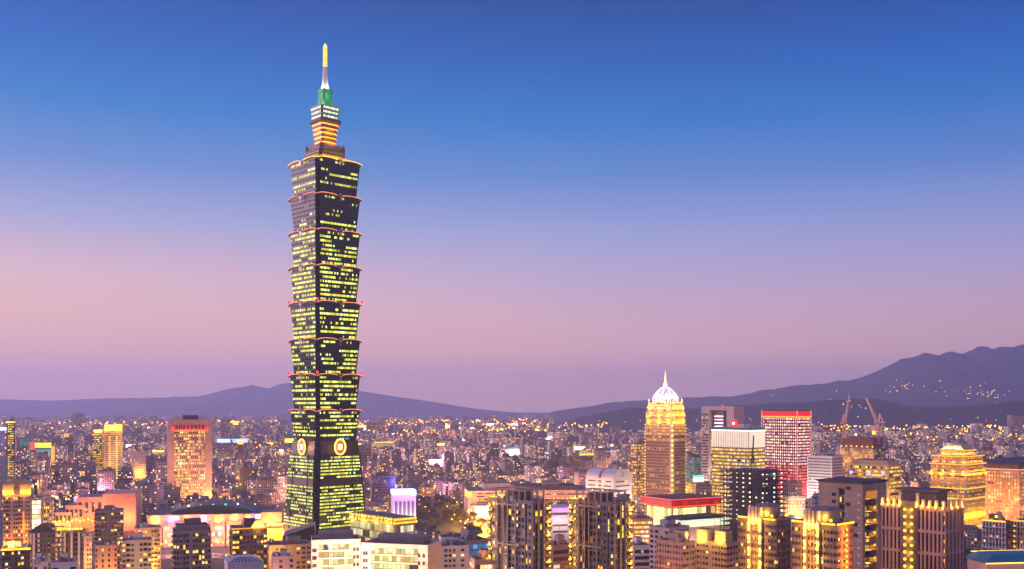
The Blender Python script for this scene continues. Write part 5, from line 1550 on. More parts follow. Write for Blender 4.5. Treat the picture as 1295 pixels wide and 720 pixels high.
for (x, y) in ((-.2, -.3), (-.2, .25)):
    part_box(root, 'roof_house', T_GOLD, x * w - 3, x * w + 3, y * d - 3.5, y * d + 3.5, h - 1, h + 6, M_ROOFD); lamp(root, (x * w - 5.5, y * d, h + 1.5), (1, .6, .04), 1500, .3)

# teal roof at the lower right corner
root, w, d, h = block(1244, 1247, 1330, 712, 420, 8, 'pavilion', 'building with a bright teal roof and a yellow lit edge in the lower right corner', 'building', nick='the teal roof in the corner', depth=16)
b = MB(); b.box(-w / 2 + 1, w / 2 - 1, -d / 2 + 1, d / 2 - 1, 0, h - .5); b.build('wall', T_CREAM, root)
b = MB(); hip(b, -w / 2, w / 2, -d / 2, d / 2, h, h + 3.0, .14); b.build('roof', wall_mat('teal roof tile', (.02, .20, .30), .45, .2, 1.0), root)
strip(root, -w / 2 - .2, w / 2, -d / 2 - .5, -d / 2 - .06, h - .5, h - .1, G_YELP)
strip(root, -w / 2 + w * .05, w / 2, d / 2 - 3.2, d / 2 - 2.9, h + 2.75, h + 3.1, G_YELP)
# patterned apartment pair at right edge
for (pl, pc, pr, lab, sd_) in ((1243, 1272, 1284, 'dark apartment tower with white lattice frames and a yellow cornice, left of two', 1), (1279, 1306, 1330, 'dark apartment tower with white lattice window frames cut by the right picture edge', 2)):
    root, w, d, h = apt(pl, pc, pr, 661, 650, T_DARK, 'bwbwbwb', 'bwwb', lab, 'the lattice-framed tower' if sd_ == 1 else None, 43, 3.4, seed=40 + sd_, lit=.2)
    for i in range(8):
        part_box(root, 'pilaster', T_WHITE, -w / 2 - .5, -w / 2 - .02, d / 2 - d * i / 7 * .98 - .45, d / 2 - d * i / 7 * .98 + .45, 2, h)
    for i in range(10):
        part_box(root, 'string_course', T_WHITE, -w / 2 - .42, -w / 2 - .02, -d / 2 + .5, d / 2 - .9, h - 4 - 6.8 * i, h - 3.2 - 6.8 * i) if h - 4 - 6.8 * i > 3 else None
    cove(root, w, d, h + .05, G_ORG if sd_ == 2 else G_YEL, .9, 'l')
    b = MB(); b.lathe([(2.6, h), (2.4, h + 4), (1.2, h + 5.6), (.1, h + 6)], 10); b.build('roof_turret', T_GOLD, root); bulbs(root, [(-w * .3, 0, h + 3)], G_YELP, .9, 'roof_lamp')
    bulbs(root, [(-w / 2 + w * .8, -d / 2 - .6, h - 3 - 3.4 * i) for i in range(12)], G_YEL, .6)

# --- lit malls behind the left foreground
root, w, d, h = block(60, 70, 172, 626, 1180, 14, 'shopping_mall', 'stepped salmon pink mall with a long orange lit side wall', 'building', nick='the stepped salmon mall', depth=60)
b = MB()
b.box(w * .08, w / 2, -d / 2, d / 2, 0, h)
b.build('wall', T_SALMON, root)
for i, (x0, x1, y1, hh) in enumerate(((-.5, -.3, -.2, .55), (-.38, -.16, 0, .72), (-.24, .08, .25, .92))):
    b = MB(); b.box(w * x0, w * x1 + i * .03, -d * (.56 - .05 * i), d * y1 + .05 * i, 0, h * hh, 0, 1); st = b.build('terrace_block', [T_SALMON, M_ROOF], root)
    for k_ in range(4):
        b = MB(); xx = w * x0 + (w * (x1 - x0)) * (k_ + .5) / 4
        b.quad((xx - 1.6, -d * (.56 - .05 * i) - .06, h * hh * .55), (xx + 1.6, -d * (.56 - .05 * i) - .06, h * hh * .55), (xx + 1.6, -d * (.56 - .05 * i) - .06, h * hh * .85), (xx - 1.6, -d * (.56 - .05 * i) - .06, h * hh * .85)); b.build('window', W_DARK, st)
for i in range(6): lamp(root, (w * (.12 + .075 * i), -d / 2 - 12, h * .35), (1, .25, .08), 5600, 2)
for i in range(6): lamp(root, (-w * .52 + w * .12 * i, -d * .62 - 6, 10 + 5 * i), (1, .36, .16), 3000, 2)
bulbs(root, [(-w * .48 + w * .05 * i, -d * .66, 14 + (i % 3)) for i in range(12)], G_YEL, 1.4, 'forecourt_lamp')
for i in range(4): lamp(root, (-w * .45 + w * .16 * i, -d * .68, 12), (1, .45, .02), 2600, 1)
root, w, d, h = block(35, 38, 52, 632, 1050, 20, 'shop_tower', 'narrow glass block glowing white and yellow left of the stepped salmon mall', 'building', nick='the glowing white-yellow glass block', depth=14)
b = MB(); b.box(-w / 2, w / 2, -d / 2, d / 2, 0, h); b.build('wall', T_CREAM, root)
for i in range(9):
    b = MB(); z_ = h - 5.4 - 5 * i; b.quad((-w * .46, -d / 2 - .06, z_), (w * .46, -d / 2 - .06, z_), (w * .46, -d / 2 - .06, z_ + 4.4), (-w * .46, -d / 2 - .06, z_ + 4.4), 0, ((0, i), (3, i), (3, i + .99), (0, i + .99)))
    b.build('glass_wall', cells_mat('bright shop wall', (.3, .25, .15), (1, .80, .25), (1, .95, .75), .97, 2.2, 2, (.5, .4, .25), (.02, .98), (.04, .97), .2, .3, 74), root)
office(51, 54, 66, 633, 1080, T_CREAM, O_AMB, 'slim cream block with amber strips between the glowing glass block and the salmon mall', None, 20, depth=20, seed=23, warm=2)

root, w, d, h = block(180, 186, 345, 652, 1060, 10, 'shopping_mall', 'broad mall with a dark green curved roof and pink and yellow lit walls', 'building', nick='the green-roofed mall', depth=80)
b = MB(); b.box(-w / 2, w / 2, -d / 2, d / 2, 0, h, 0, 1); b.build('wall', [T_SALMON, M_ROOFD], root)
b = MB()
pts0 = []
for i in range(21):
    t_ = i / 20; pts0.append((-w * .36 + w * .70 * t_, h + .05 + 8.0 * (math.sin(math.pi * t_) ** .8)))
b.loft([[(x, -d * .30, z) for x, z in pts0], [(x, d * .42, z) for x, z in pts0]], 0, False, False); b.poly([(x, -d * .30, z) for x, z in pts0]); b.build('curved_roof', wall_mat('green copper roof', (.03, .058, .056), .45, .3), root)
for i in range(5):
    b = MB(); xx = -w * .2 + w * .1 * i; b.ball((xx, -d * .2, h + 7 + .3 * i), 1.0); b.build('roof_light', G_GRN if i % 2 else G_WHT, root)
cols = [(1, .62, .1), (1, .25, .8), (1, .7, .25), (1, .62, .1), (.95, .3, .9), (1, .6, .15), (1, .35, .65), (1, .7, .2)]
for i in range(8):
    x0 = -w / 2 + w * i / 8
    b = MB(); b.box(x0 + .6, x0 + w / 8 - .6, -d / 2 - 5, -d / 2 - .02, 0, h * (.62 + .1 * (i % 3)), 0, 1); bay = b.build('shop_bay', [T_GOLD if i % 2 else T_SALMON, M_ROOF], root)
    for k_ in range(3):
        b = MB(); z_ = 4 + k_ * h * .2; b.quad((x0 + 2, -d / 2 - 5.08, z_), (x0 + w / 8 - 2, -d / 2 - 5.08, z_), (x0 + w / 8 - 2, -d / 2 - 5.08, z_ + h * .13), (x0 + 2, -d / 2 - 5.08, z_ + h * .13), 0, ((0, k_ + i * 3), (4, k_ + i * 3), (4, k_ + i * 3 + .99), (0, k_ + i * 3 + .99))); b.build('shop_window', O_SHOP, bay)
    lamp(root, (x0 + w / 16, -d / 2 - 17, h * .45), cols[i], 5000, 2)
    lamp(root, (x0 + w / 16, -d / 2 - 3, h * .86), cols[(i + 3) % 8], 2800, 1)
for x, c_ in ((-.27, G_PNK), (.30, G_YEL), (.38, G_PNK), (.05, G_YEL)):
    strip(root, w * x - 3, w * x + 3, -d / 2 - .9, -d / 2 - .1, h - 5.5, h - 1, c_, 'lit_sign')
bulbs(root, [(-w * .47 + w * .042 * i, -d / 2 - 14 - (i * 7) % 22, 5 + (i * 5) % 4) for i in range(22)], G_YELP, 1.2, 'forecourt_lamp')

# tiered round mall, left of the supertall base
root, w, d, h = block(318, 322, 362, 664, 1050, 8, 'shopping_mall', 'tiered orange lit mall with rows of gold lamps left of the supertall base', 'building', nick='the tiered gold-lamp mall', depth=50)
b = MB(); b.box(-w / 2, w / 2, -d / 2, d / 2, 0, h - 6, 0, 1); b.build('wall', [T_GOLD, M_ROOF], root)
for s_, z0, z1 in ((1.06, h - 6, h - 3), (1.0, h - 3, h + 1), (.66, h + 1, h + 12)):
    part_box(root, 'tier', T_SALMON, -w / 2 * s_, w / 2 * s_, -d / 2 * s_, d / 2 * s_, z0 + .02, z1, M_ROOF)
bulbs(root, [(-w * .5 + w * .06 * i, -d / 2 * 1.06 - .8, h - 4.4) for i in range(17)], G_YEL, 1.1, 'cornice_lamp')
bulbs(root, [(-w * .48 + w * .06 * i, -d / 2 - .8, h - .6) for i in range(16)], G_YELP, .9, 'cornice_lamp')
strip(root, -w * .5, w * .5, -d / 2 - .5, -d / 2 - .05, 8, h - 8, glow('yellow glass wall', (.95, .72, .06), 1.0), 'glass_wall')
for i in range(5): lamp(root, (-w * .45 + w * .22 * i, -d / 2 - 8, h - 8), (1, .45, .06), 9000, 1); lamp(root, (-w * .3 + w * .15 * i, -d / 2 - 1, h + 3), (1, .35, .1), 4000, 1)
# square glass mall right of the supertall base
root, w, d, h = block(440, 500, 525, 664, 960, 43, 'shopping_mall', 'square glass mall crowned by a double row of gold lamps right of the supertall base', 'building', nick='the gold-crowned glass mall')
bands(root, w, d, h, wall_mat('mall stone', (.42, .36, .28), .6, .2, 5), cells_mat('mall glass', (.16, .16, .12), (.9, .75, .2), (1, .9, .6), .8, .8, 3, (.2, .19, .15), (.03, .97), (.02, .98), .2, .4, 76), 7.5, 6.4, 4, base=2, top=1, margin=2)
for k_, (s_, z_) in enumerate(((1.04, h), (1.0, h + 3.2))):
    part_box(root, 'crown_tier', T_GOLD, -w / 2 * s_, w / 2 * s_, -d / 2 * s_, d / 2 * s_, z_ + .02, z_ + 3.2, M_ROOF)
    pts = [(-w / 2 * s_ - .8, d / 2 - d * i / 15, z_ + 1.6) for i in range(16)] + [(-w / 2 + w * i / 9, -d / 2 * s_ - .8, z_ + 1.6) for i in range(10)]
    bulbs(root, pts, G_YEL, 1.0, 'crown_lamp')
for i in range(4): lamp(root, (-w / 2 - 4, d * (.4 - .25 * i), h + 1), (1, .6, .1), 2500, .6)
b = MB(); b.box(-w / 2 - 3, -w / 2 - .05, -d / 2 - 3, -d / 2 + 12, 0, h * .45); b.build('glow_porch', flat_mat('porch glow', (.6, .5, .4), .5, 0, (1, .72, .5), .8), root)  # porch lighting is put into the solid block as emission
# white arcaded tower with a blue lit head
root, w, d, h = block(492, 497, 526, 626, 1200, 12, 'hotel_tower', 'white arcaded tower with a brilliant blue-white lit head', 'building', nick='the blue-headed white tower', depth=26)
b = MB(); b.box(-w / 2, w / 2, -d / 2, d / 2, 0, h, 0, 1); b.build('wall', [T_WHITE, M_ROOF], root)
for i in range(5):
    x = -w * .36 + w * .18 * i
    pts = [(x - 1.6, -d / 2 - .06, 8), (x + 1.6, -d / 2 - .06, 8), (x + 1.6, -d / 2 - .06, h - 9)] + [(x + 1.6 * math.cos(math.pi * q / 8), -d / 2 - .06, h - 9 + 1.6 * math.sin(math.pi * q / 8)) for q in range(1, 8)] + [(x - 1.6, -d / 2 - .06, h - 9)]
    b = MB(); b.poly(pts); b.build('arched_window', W_DARK, root)
part_box(root, 'head_band', glow('blue white head', (.30, .34, 1.0), 5.0), -w / 2 - .4, w / 2 + .4, -d / 2 - .6, d / 2, h + .02, h + 5)
for i in range(3): lamp(root, (-w / 2 - 4 + w * .6 * i, -d / 2 - 6, h + 4), (.05, .06, 1.0), 12000, 1)
for i in range(4): lamp(root, (-w * .4 + w * .27 * i, -d / 2 - 9, h * .4), (1, .5, .72), 2300, 1)
office(466, 470, 500, 602, 1400, T_DARK, O_PURP, 'dark purple block left of the blue-headed white tower', 'the dark purple block', 12, seed=24, depth=30)
lamp([o for o in COL.objects if o.get('label', '') == 'dark purple block left of the blue-headed white tower'][0], (17, -22, 42), (.2, .2, 1), 12000, 1)

# cream cultural hall beyond the park
root, w, d, h = block(585, 592, 648, 621, 1330, 8, 'cultural_hall', 'cream hall of stacked terraces with a yellow lit corner beyond the park', 'building', nick='the cream terraced hall', depth=60)
b = MB(); b.box(-w / 2, w / 2, -d / 2, d / 2, 0, h, 0, 1); b.build('wall', [T_CREAM, M_ROOF], root)
part_box(root, 'upper_block', T_CREAM, -w * .1, w * .5, -d * .2, d * .5, h + .02, h + 8, M_ROOF)
b = MB(); b.lathe([(w * .30, 0), (w * .30, h * .5), (w * .29, h * .5)], 24, 0, (-w * .15, -d / 2, 0)); b.build('round_terrace', T_CREAM, root)
for i in range(5):
    b = MB(); z_ = h * .56 + 4.2 * i * .9
    if z_ > h - 3: break
    b.quad((-w * .3, -d / 2 - .06, z_), (w * .42, -d / 2 - .06, z_), (w * .42, -d / 2 - .06, z_ + 1.8), (-w * .3, -d / 2 - .06, z_ + 1.8), 0, ((0, i), (22, i), (22, i + .99), (0, i + .99))); b.build('window_band', O_DIM, root)
strip(root, -w / 2 - .8, -w * .42, -d / 2 - .8, d * .1, h - 9, h - .5, glow('yellow corner', (1, .6, .05), 1.5), 'lit_corner')
for i in range(6): lamp(root, (-w * .45 + w * .18 * i, -d / 2 - 22, 12), (1, .5, .28), 8000, 2)
root, w, d, h = block(646, 652, 748, 620, 1400, 4, 'exhibition_hall', 'long brown hall with a wide flat roof left of the white barrel-roofed block', 'building', nick='the long brown hall', depth=90)
bands(root, w, d, h, T_PINK, O_DIM, 8, 2, 4, base=6, top=2, margin=2)
part_box(root, 'roof_deck', T_BROWN, -w * .5 + 2, w * .35, -d * .3, d * .4, h - .9, h + 3.5, M_ROOFD); part_box(root, 'roof_house', T_TAN, -w * .1, w * .12, -d * .1, d * .3, h + 3.52, h + 8, M_ROOF)
bulbs(root, [(-w * .48 + w * .06 * i, -d / 2 - 1, h * .62) for i in range(17)], G_YELP, .8, 'wall_lamp')
for i in range(6): lamp(root, (-w * .45 + w * .18 * i, -d / 2 - 16, 12), (1, .46, .22), 9000, 2)
# white barrel-roofed block
root, w, d, h = block(741, 776, 799, 597, 1150, 43, 'civic_building', 'white block with paired barrel roofs and lit yellow lower floors', 'building', nick='the white barrel-roofed block')
bands(root, w, d, h - 8, T_WHITE, cells_mat('barrel slots', (.06, .05, .06), (1, .75, .2), (1, .9, .5), .4, 1.2, 8, (.5, .45, .45), (.0, 1), (.1, .9), .2, .5, 78), 5.2, 1.7, 3, base=4, top=1, margin=3.5)
for (y0, y1) in ((-d / 2, -d * .05), (d * .05, d / 2)):
    b = MB(); nn = 12
    pts0 = [(-w / 2 + w * (1 - math.cos(math.pi * i / nn)) / 2, h - 8 + 11 * math.sin(math.pi * i / nn)) for i in range(nn + 1)]
    b.loft([[(x, y0, z) for x, z in pts0], [(x, y1, z) for x, z in pts0]], 0, False, False); b.poly([(x, y0, z) for x, z in pts0]); b.poly([(x, y1, z) for x, z in pts0][::-1]); b.build('barrel_roof', T_WHITE, root)
b = MB(); b.lathe([(3, 0), (3, .4)], 16, 0, (0, 0, 0)); rs = b.build('rose_window', flat_mat('rose glass', (.45, .4, .42), .3), root); rs.location = (0, -d / 2 - .1, h - 4); rs.rotation_euler = (R(90), 0, 0)
for i in range(4):
    lamp(root, (-w / 2 - 12, d * (.45 - .28 * i), 22), (1, .72, .55), 21000, 2); lamp(root, (-w * .4 + w * .27 * i, -d / 2 - 12, 22), (1, .68, .5), 21000, 2)
# blocks round the gold tower
office(797, 806, 822, 560, 1450, T_BROWN, O_AMB, 'narrow brown block with amber lamps left of the gold tower', 'the narrow brown block', 43, seed=25, warm=2)
root, w, d, h = office(862, 878, 892, 578, 1560, T_GREY, O_TEAL, 'teal gridded glass block between the gold tower and the grey portal tower', 'the teal gridded block', 43, seed=26)
root, w, d, h = office(866, 876, 890, 610, 1420, T_CREAM, O_YEL2, 'low yellow lit block under a green and white roof sign right of the gold tower', 'the block with the green roof sign', 30, seed=27, warm=2, kit=False)
strip(root, -w * .45, w * .45, -d / 2 - .3, -d / 2 + .4, h + .2, h + 6, glow('green white sign', (.75, 1.0, .85), 2.0), 'roof_sign'); strip(root, -w * .45, w * .45, -d / 2 - .35, -d / 2 + .35, h + 6.05, h + 9, G_GRN, 'roof_sign')
root, w, d, h = office(1021, 1052, 1066, 577, 1200, T_WHITE, O_BRICK, 'white tower with small dark windows right of the red-crowned lattice tower', 'the white small-windowed tower', 43, 3.6, 1.9, 2.4, 1.2, seed=28, warm=1)
for i in range(4): lamp(root, (-w / 2 - 22, d * (.4 - .26 * i), 26), (1, .78, .66), 17000, 3)
apt(1018, 1030, 1042, 632, 800, T_LAV, 'www', 'www', 'pale low block with a roof grille left of the tan slab', None, 43, seed=29)
root, w, d, h = office(1074, 1124, 1141, 588, 1330, T_GOLD, O_YEL, 'yellow classical block with blue-violet lit lettering bands', 'the yellow classical block', 43, 5, 3, 3, 2, seed=31, kit=False, warm=4)
part_box(root, 'attic', T_GOLD, -w * .45, w * .45, -d * .45, d * .45, h - .9, h + 5, M_ROOF)
for key in 'l':
    for i in range(14):
        y = d / 2 - d * (.03 + .068 * i); 
        if i in (4, 9): continue
        strip(root, -w / 2 - .9, -w / 2 - .2, y - 1.4, y + 1.2, h * .36, h * .36 + 4, glow('violet sign', (.35, .25, 1.0), 2.6), 'lit_sign')
for i in (0, 5, 9): strip(root, -w / 2 - .9, -w / 2 - .2, d * (.45 - .09 * i) - 2.5, d * (.45 - .09 * i) + 2, h * .80, h * .80 + 4, glow('violet sign', (.35, .25, 1.0), 2.6), 'lit_sign')
for i in range(5): lamp(root, (-w / 2 - 9, d * (.45 - .22 * i), 16), (1, .62, .12), 9000, 1)
# road viaduct lights and a low bright arcade between the scaffolded tower and the white tower
office(996, 999, 1026, 628, 1250, T_CREAM, O_SHOP, 'low cream arcade glowing between the scaffolded tower and the white tower', 'the low glowing arcade', 20, depth=20, seed=32, warm=3)

# --- left middle distance
root, w, d, h = office(-6, 8, 19, 534, 1650, T_DARK, O_YEL, 'dark tower with a bright yellow roof line at the left picture edge', 'the yellow-lined tower at the left edge', 20, 3.8, 2.2, 3.4, 2, seed=33); cove(root, w, d, h - 1, G_YELP, 1.8, 'lf')
office(22, 25, 40, 553, 2300, T_GREY, O_TEAL, 'grey block with teal lit windows and a red roof glow, left of the big screen', 'the teal-windowed block', 20, seed=34, depth=30)
root, w, d, h = block(39, 42, 65, 559, 2250, 12, 'screen_building', 'block carrying a wide teal video screen under a yellow sign band', 'building', nick='the teal screen block', depth=30)
b = MB(); b.box(-w / 2, w / 2, -d / 2, d / 2, 0, h); b.build('wall', T_GREY, root)
strip(root, -w * .45, w / 2, -d / 2 - 1, -d / 2 - .1, h * .32, h * .74, flat_mat('video screen', (.03, .1, .1), .3, 0, (.10, .55, .48), .75), 'video_screen'); strip(root, -w * .4, w / 2, -d / 2 - 1, -d / 2 - .1, h * .80, h * .97, glow('yellow sign', (1, .8, .04), 1.5), 'lit_sign'); strip(root, -w / 2 - 6, -w * .44, -d / 2 - 1.2, -d / 2 - .1, h * .76, h * .98, G_RED, 'lit_sign'); strip(root, w / 2 + .1, w / 2 + 7, -d / 2 - 1, -d / 2, h * .3, h * .85, G_ORG, 'lit_sign')
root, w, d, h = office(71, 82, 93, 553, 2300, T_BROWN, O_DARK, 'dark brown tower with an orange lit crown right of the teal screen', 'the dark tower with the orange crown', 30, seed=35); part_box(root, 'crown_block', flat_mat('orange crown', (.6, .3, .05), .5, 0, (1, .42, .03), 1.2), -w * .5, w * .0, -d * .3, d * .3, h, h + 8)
root, w, d, h = office(111, 116, 129, 548, 1900, T_DARK, O_YEL, 'tower with a dark front of lit yellow rows, left half of the yellow-topped pair', 'the yellow-rowed tower', 20, 4, 2.4, 3, 1.2, seed=36, depth=40); cove(root, w, d, h - 3, G_ORG, 1.6, 'f'); part_box(root, 'crown_block', T_GOLD, -w * .3, w * .5, -d * .2, d * .3, h - 1, h + 6)
lamp(root, (0, -d * .3, h + 4), (1, .6, .05), 9000, 1)
root, w, d, h = office(128, 131, 155, 543, 1920, T_GOLD, O_DARK, 'buff tower with two vertical strings of lamps and a floodlit yellow crown', 'the buff lamp-strung tower', 20, 4, 1.6, 2.2, 3, seed=37, depth=40); part_box(root, 'crown_block', T_GOLD, -w * .45, w * .48, -d * .4, d * .3, h - 1, h + 9)
for i in range(6): lamp(root, (-w * .4 + w * .16 * i, -d / 2 - 3, h + 2), (1, .50, .02), 4500, 1)
bulbs(root, [(x * w, -d / 2 - .8, 10 + 5.2 * i) for x in (-.18, .2) for i in range(int((h - 18) / 5.2))], G_YEL, 1.5, 'string_lamp'); bulbs(root, [(-w * .1, -d / 2 - 1, h + 1)], G_GRN, 2.6, 'green_lamp')
for i in range(4): lamp(root, (w * (-.3 + .2 * i), -d / 2 - 14, 20 + 18 * i), (1, .50, .14), 5000, 2)
office(165, 167, 184, 571, 2050, T_CREAM, O_BRICK, 'cream block with small dark windows left of the red-topped office', 'the cream small-windowed block', 20, 3.6, 1.8, 2.6, .8, seed=38, depth=24, warm=3)
office(268, 271, 304, 628, 1500, T_SALMON, O_DIM, 'low orange arcaded block at the right foot of the red-topped office', 'the low orange arcade', 14, depth=24, seed=39, warm=3)
for (a, c_, e, yt, D, lab, wl) in ((300, 303, 326, 592, 1900, 'dark slab with scattered lights right of the red-topped office', T_DARK), (440, 443, 470, 566, 2000, 'dark block just right of the supertall tower at waist height', T_GREY), (184, 186, 200, 577, 2150, 'slim grey block tucked against the red-topped office', T_GREY)):
    office(a, c_, e, yt, D, wl, O_DARK, lab, None, 14, depth=24, seed=D)
# lit spots of the middle distance: signs and glowing roofs
def sign_block(pl, pr, yt, D, wall, glass, m_, label, hh=7, nick=None):
    root, w, d, h = office(pl, pl + 2, pr, yt, D, wall, glass, label, nick, 14, depth=24, seed=int(D + pl), kit=False)
    strip(root, -w * .46, w * .46, -d / 2 - 1, -d / 2 - .1, h + .1, h + hh, m_, 'lit_sign')
    return root, w, d, h
sign_block(540, 566, 590, 2250, T_WHITE, O_WHITE, glow('magenta white', (1.0, .55, .88), 7.0), 'white block with a brilliant magenta-white sign, left of middle', 15, 'the magenta-white sign block')
o_ = [o for o in COL.objects if o.get('label', '').startswith('white block with a brilliant magenta')][0]
for i in range(3): lamp(o_, (-15 + 15 * i, -22, 34), (1, .3, .7), 40000, 2)
sign_block(578, 600, 543, 4300, T_GREY, O_DIM, glow('rose sign', (1.0, .55, .75), 4), 'far block under a long rose-white roof sign', 8, 'the far rose-sign block')
sign_block(590, 607, 547, 4200, T_GOLD, O_YEL, G_ORG, 'far block glowing amber right of the far rose-sign block', 5)
sign_block(470, 499, 560, 2900, T_CREAM, O_YEL2, G_YELP, 'pale block of bright yellow windows right of the supertall tower', 2, 'the bright pale block')
sign_block(620, 648, 556, 3300, T_CREAM, O_YEL, G_WHT, 'pale block with a white roof line right of middle, above the city rows', 2.5)
for (a, e, yt, lab) in ((624, 646, 583, 'pale block of white lit strips, left one of two below the domed hall'), (651, 671, 583, 'pale block of white lit strips, right one of two below the domed hall')):
    office(a, a + 3, e, yt, 2100, T_WHITE, O_DIM, lab, None, 14, depth=24, seed=a)
for (a, e, yt, lab, g_) in ((690, 704, 583, 'dark red brick tower with a white roof line, left of three by the street glow', O_DARK), (705, 717, 585, 'dark red brick tower, middle of three by the street glow', O_DARK), (718, 734, 577, 'dark red brick tower, right of three by the street glow', O_DIM)):
    office(a, a + 2, e, yt, 1950, T_BROWN, g_, lab, None, 20, depth=18, seed=a, warm=1)
sign_block(730, 752, 576, 2050, T_BROWN, O_DIM, G_YEL, 'brown block with a yellow lit roof edge above the white barrel roofs', 3)
sign_block(682, 700, 577, 2600, T_LAV, O_DIM, glow('blue white screen', (.55, .7, 1.0), 2.2), 'pale block with a blue-white lit facade right of middle', 9)
sign_block(272, 292, 560, 2500, T_GREY, O_PURP, glow('blue screen', (.4, .55, 1.0), 2.2), 'block topped by a blue-white screen right of the red-topped office', 9, 'the blue screen block')
sign_block(292, 314, 560, 2450, T_GREY, O_PURP, glow('sky screen', (.35, .6, 1.0), 1.7), 'block with a sky blue screen left of the supertall tower', 9)
sign_block(298, 308, 562, 2300, T_DARK, O_DARK, G_YEL, 'dark block with a small gold peaked sign in front of the sky blue screen', 8)
sign_block(190, 208, 572, 2300, T_CREAM, O_YEL2, G_YELP, 'low block with a bright pale strip left of the red-topped office', 4)
sign_block(157, 166, 566, 2400, T_LAV, O_PURP, glow('violet white', (.8, .7, 1.0), 3), 'small block with a violet-white sign right of the buff lamp-strung tower', 7)
# long domed hall with a blue roof, middle distance
root, w, d, h = block(634, 637, 672, 568, 2700, 10, 'domed_hall', 'long hall with a shallow blue vaulted roof right of middle', 'building', nick='the blue-vaulted hall', depth=50)
b = MB(); b.box(-w / 2, w / 2, -d / 2, d / 2, 0, h); b.build('wall', T_CREAM, root)
b = MB(); pts0 = [(-w / 2 + w * i / 14, h + .02 + 7 * math.sin(math.pi * i / 14)) for i in range(15)]
b.loft([[(x, -d / 2, z) for x, z in pts0], [(x, d / 2, z) for x, z in pts0]], 0, False, False); b.poly([(x, -d / 2, z) for x, z in pts0]); b.build('vault_roof', wall_mat('blue roof sheet', (.10, .16, .38), .4, .2), root)
for i in range(3): lamp(root, (-w * .3 + w * .3 * i, -d / 2 - 10, 12), (1, .8, .5), 30000, 2)
# distant tall blocks on the skyline
for (a, e, yt, D, lab) in ((88, 106, 523, 4600, 'hazy tall block on the skyline at left'), (277, 291, 531, 3600, 'hazy dark tower with a lit panel right of the red-topped office'), (462, 480, 534, 3800, 'hazy domed dark tower right of the supertall tower'), (1278, 1294, 525, 4200, 'hazy slim tower on the skyline near the right edge')):
    office(a, a + 2, e, yt, D, T_GREY, O_DIM, lab, None, 14, depth=30, seed=a, kit=False)

# ------------------------------------------------------------------ roads, trees, street lamps, cars
m, t, p = new_mat('asphalt')
uv = t.n('ShaderNodeUVMap').outputs[0]
u, v, _ = t.sep(uv)[:3]
g = t.n('ShaderNodeNewGeometry').outputs['Position']
c = t.ramp(t.noise(g, .15, 4), [(.3, (.035, .034, .036, 1)), (.7, (.065, .063, .066, 1))])
lane = t.m('LESS_THAN', t.m('ABSOLUTE', t.m('SUBTRACT', t.m('FRACT', t.m('MULTIPLY', u, 6.0)), .5)), .025)
dash = t.m('LESS_THAN', t.m('FRACT', t.m('DIVIDE', v, 9.0)), .45)
c = t.mix(t.m('MULTIPLY', lane, dash), c, (.7, .7, .68, 1))
t.put(p.inputs['Base Color'], c); p.inputs['Roughness'].default_value = .55
M_ROAD = m
PAVE = wall_mat('paving stone', (.22, .2, .19), .85, .25)
GA_ = R(43)
def road(x, y, ang, L, wd):
    ax = Vector((math.cos(ang), math.sin(ang), 0)); nx = Vector((-math.sin(ang), math.cos(ang), 0))
    o = Vector((x, y, 0))
    b = MB(); z = Vector((0, 0, .02))
    b.quad(*(tuple(o + z + q) for q in (-nx * wd / 2, ax * L - nx * wd / 2, ax * L + nx * wd / 2, nx * wd / 2)), 0, ((0, 0), (0, L), (1, L), (1, 0)))
    structure(b.build('road', M_ROAD))
    for s in (-1, 1):
        b = MB(); a0, a1 = s * wd / 2, s * (wd / 2 + 4)
        ring = [o + nx * a0, o + ax * L + nx * a0, o + ax * L + nx * a1, o + nx * a1]
        if s < 0: ring = ring[::-1]
        b.loft([[tuple(q) for q in ring], [tuple(q + Vector((0, 0, .14))) for q in ring]])
        structure(b.build('pavement', PAVE))
ROADS = [(-420, 985, R(8), 560, 24), (-40, 1500, R(43), 900, 26), (330, 1420, R(20), 260, 24), (-260, 1130, R(98), 700, 26), (40, 1240, R(8), 520, 22)]
for r_ in ROADS: road(*r_)
# the park lawn and plaza beyond the gold-crowned mall
m, t, p = new_mat('park grass')
g = t.n('ShaderNodeNewGeometry').outputs['Position']
t.put(p.inputs['Base Color'], t.ramp(t.noise(g, .05, 5), [(.3, (.02, .035, .012, 1)), (.7, (.06, .08, .03, 1))])); p.inputs['Roughness'].default_value = .95
b = MB(); b.loft([[(-150, 1085, .03), (-10, 1085, .03), (-5, 1560, .03), (-175, 1560, .03)], [(-149, 1086, .06), (-11, 1086, .06), (-6, 1559, .06), (-174, 1559, .06)]])
o = b.build('park_lawn', m); structure(o)
b = MB(); b.loft([[(-45, 1130, .065), (-8, 1130, .065), (-6, 1300, .065), (-62, 1300, .065)], [(-44.8, 1130.2, .10), (-8.2, 1130.2, .10), (-6.2, 1299.8, .10), (-61.8, 1299.8, .10)]])
structure(b.build('plaza_paving', PAVE))

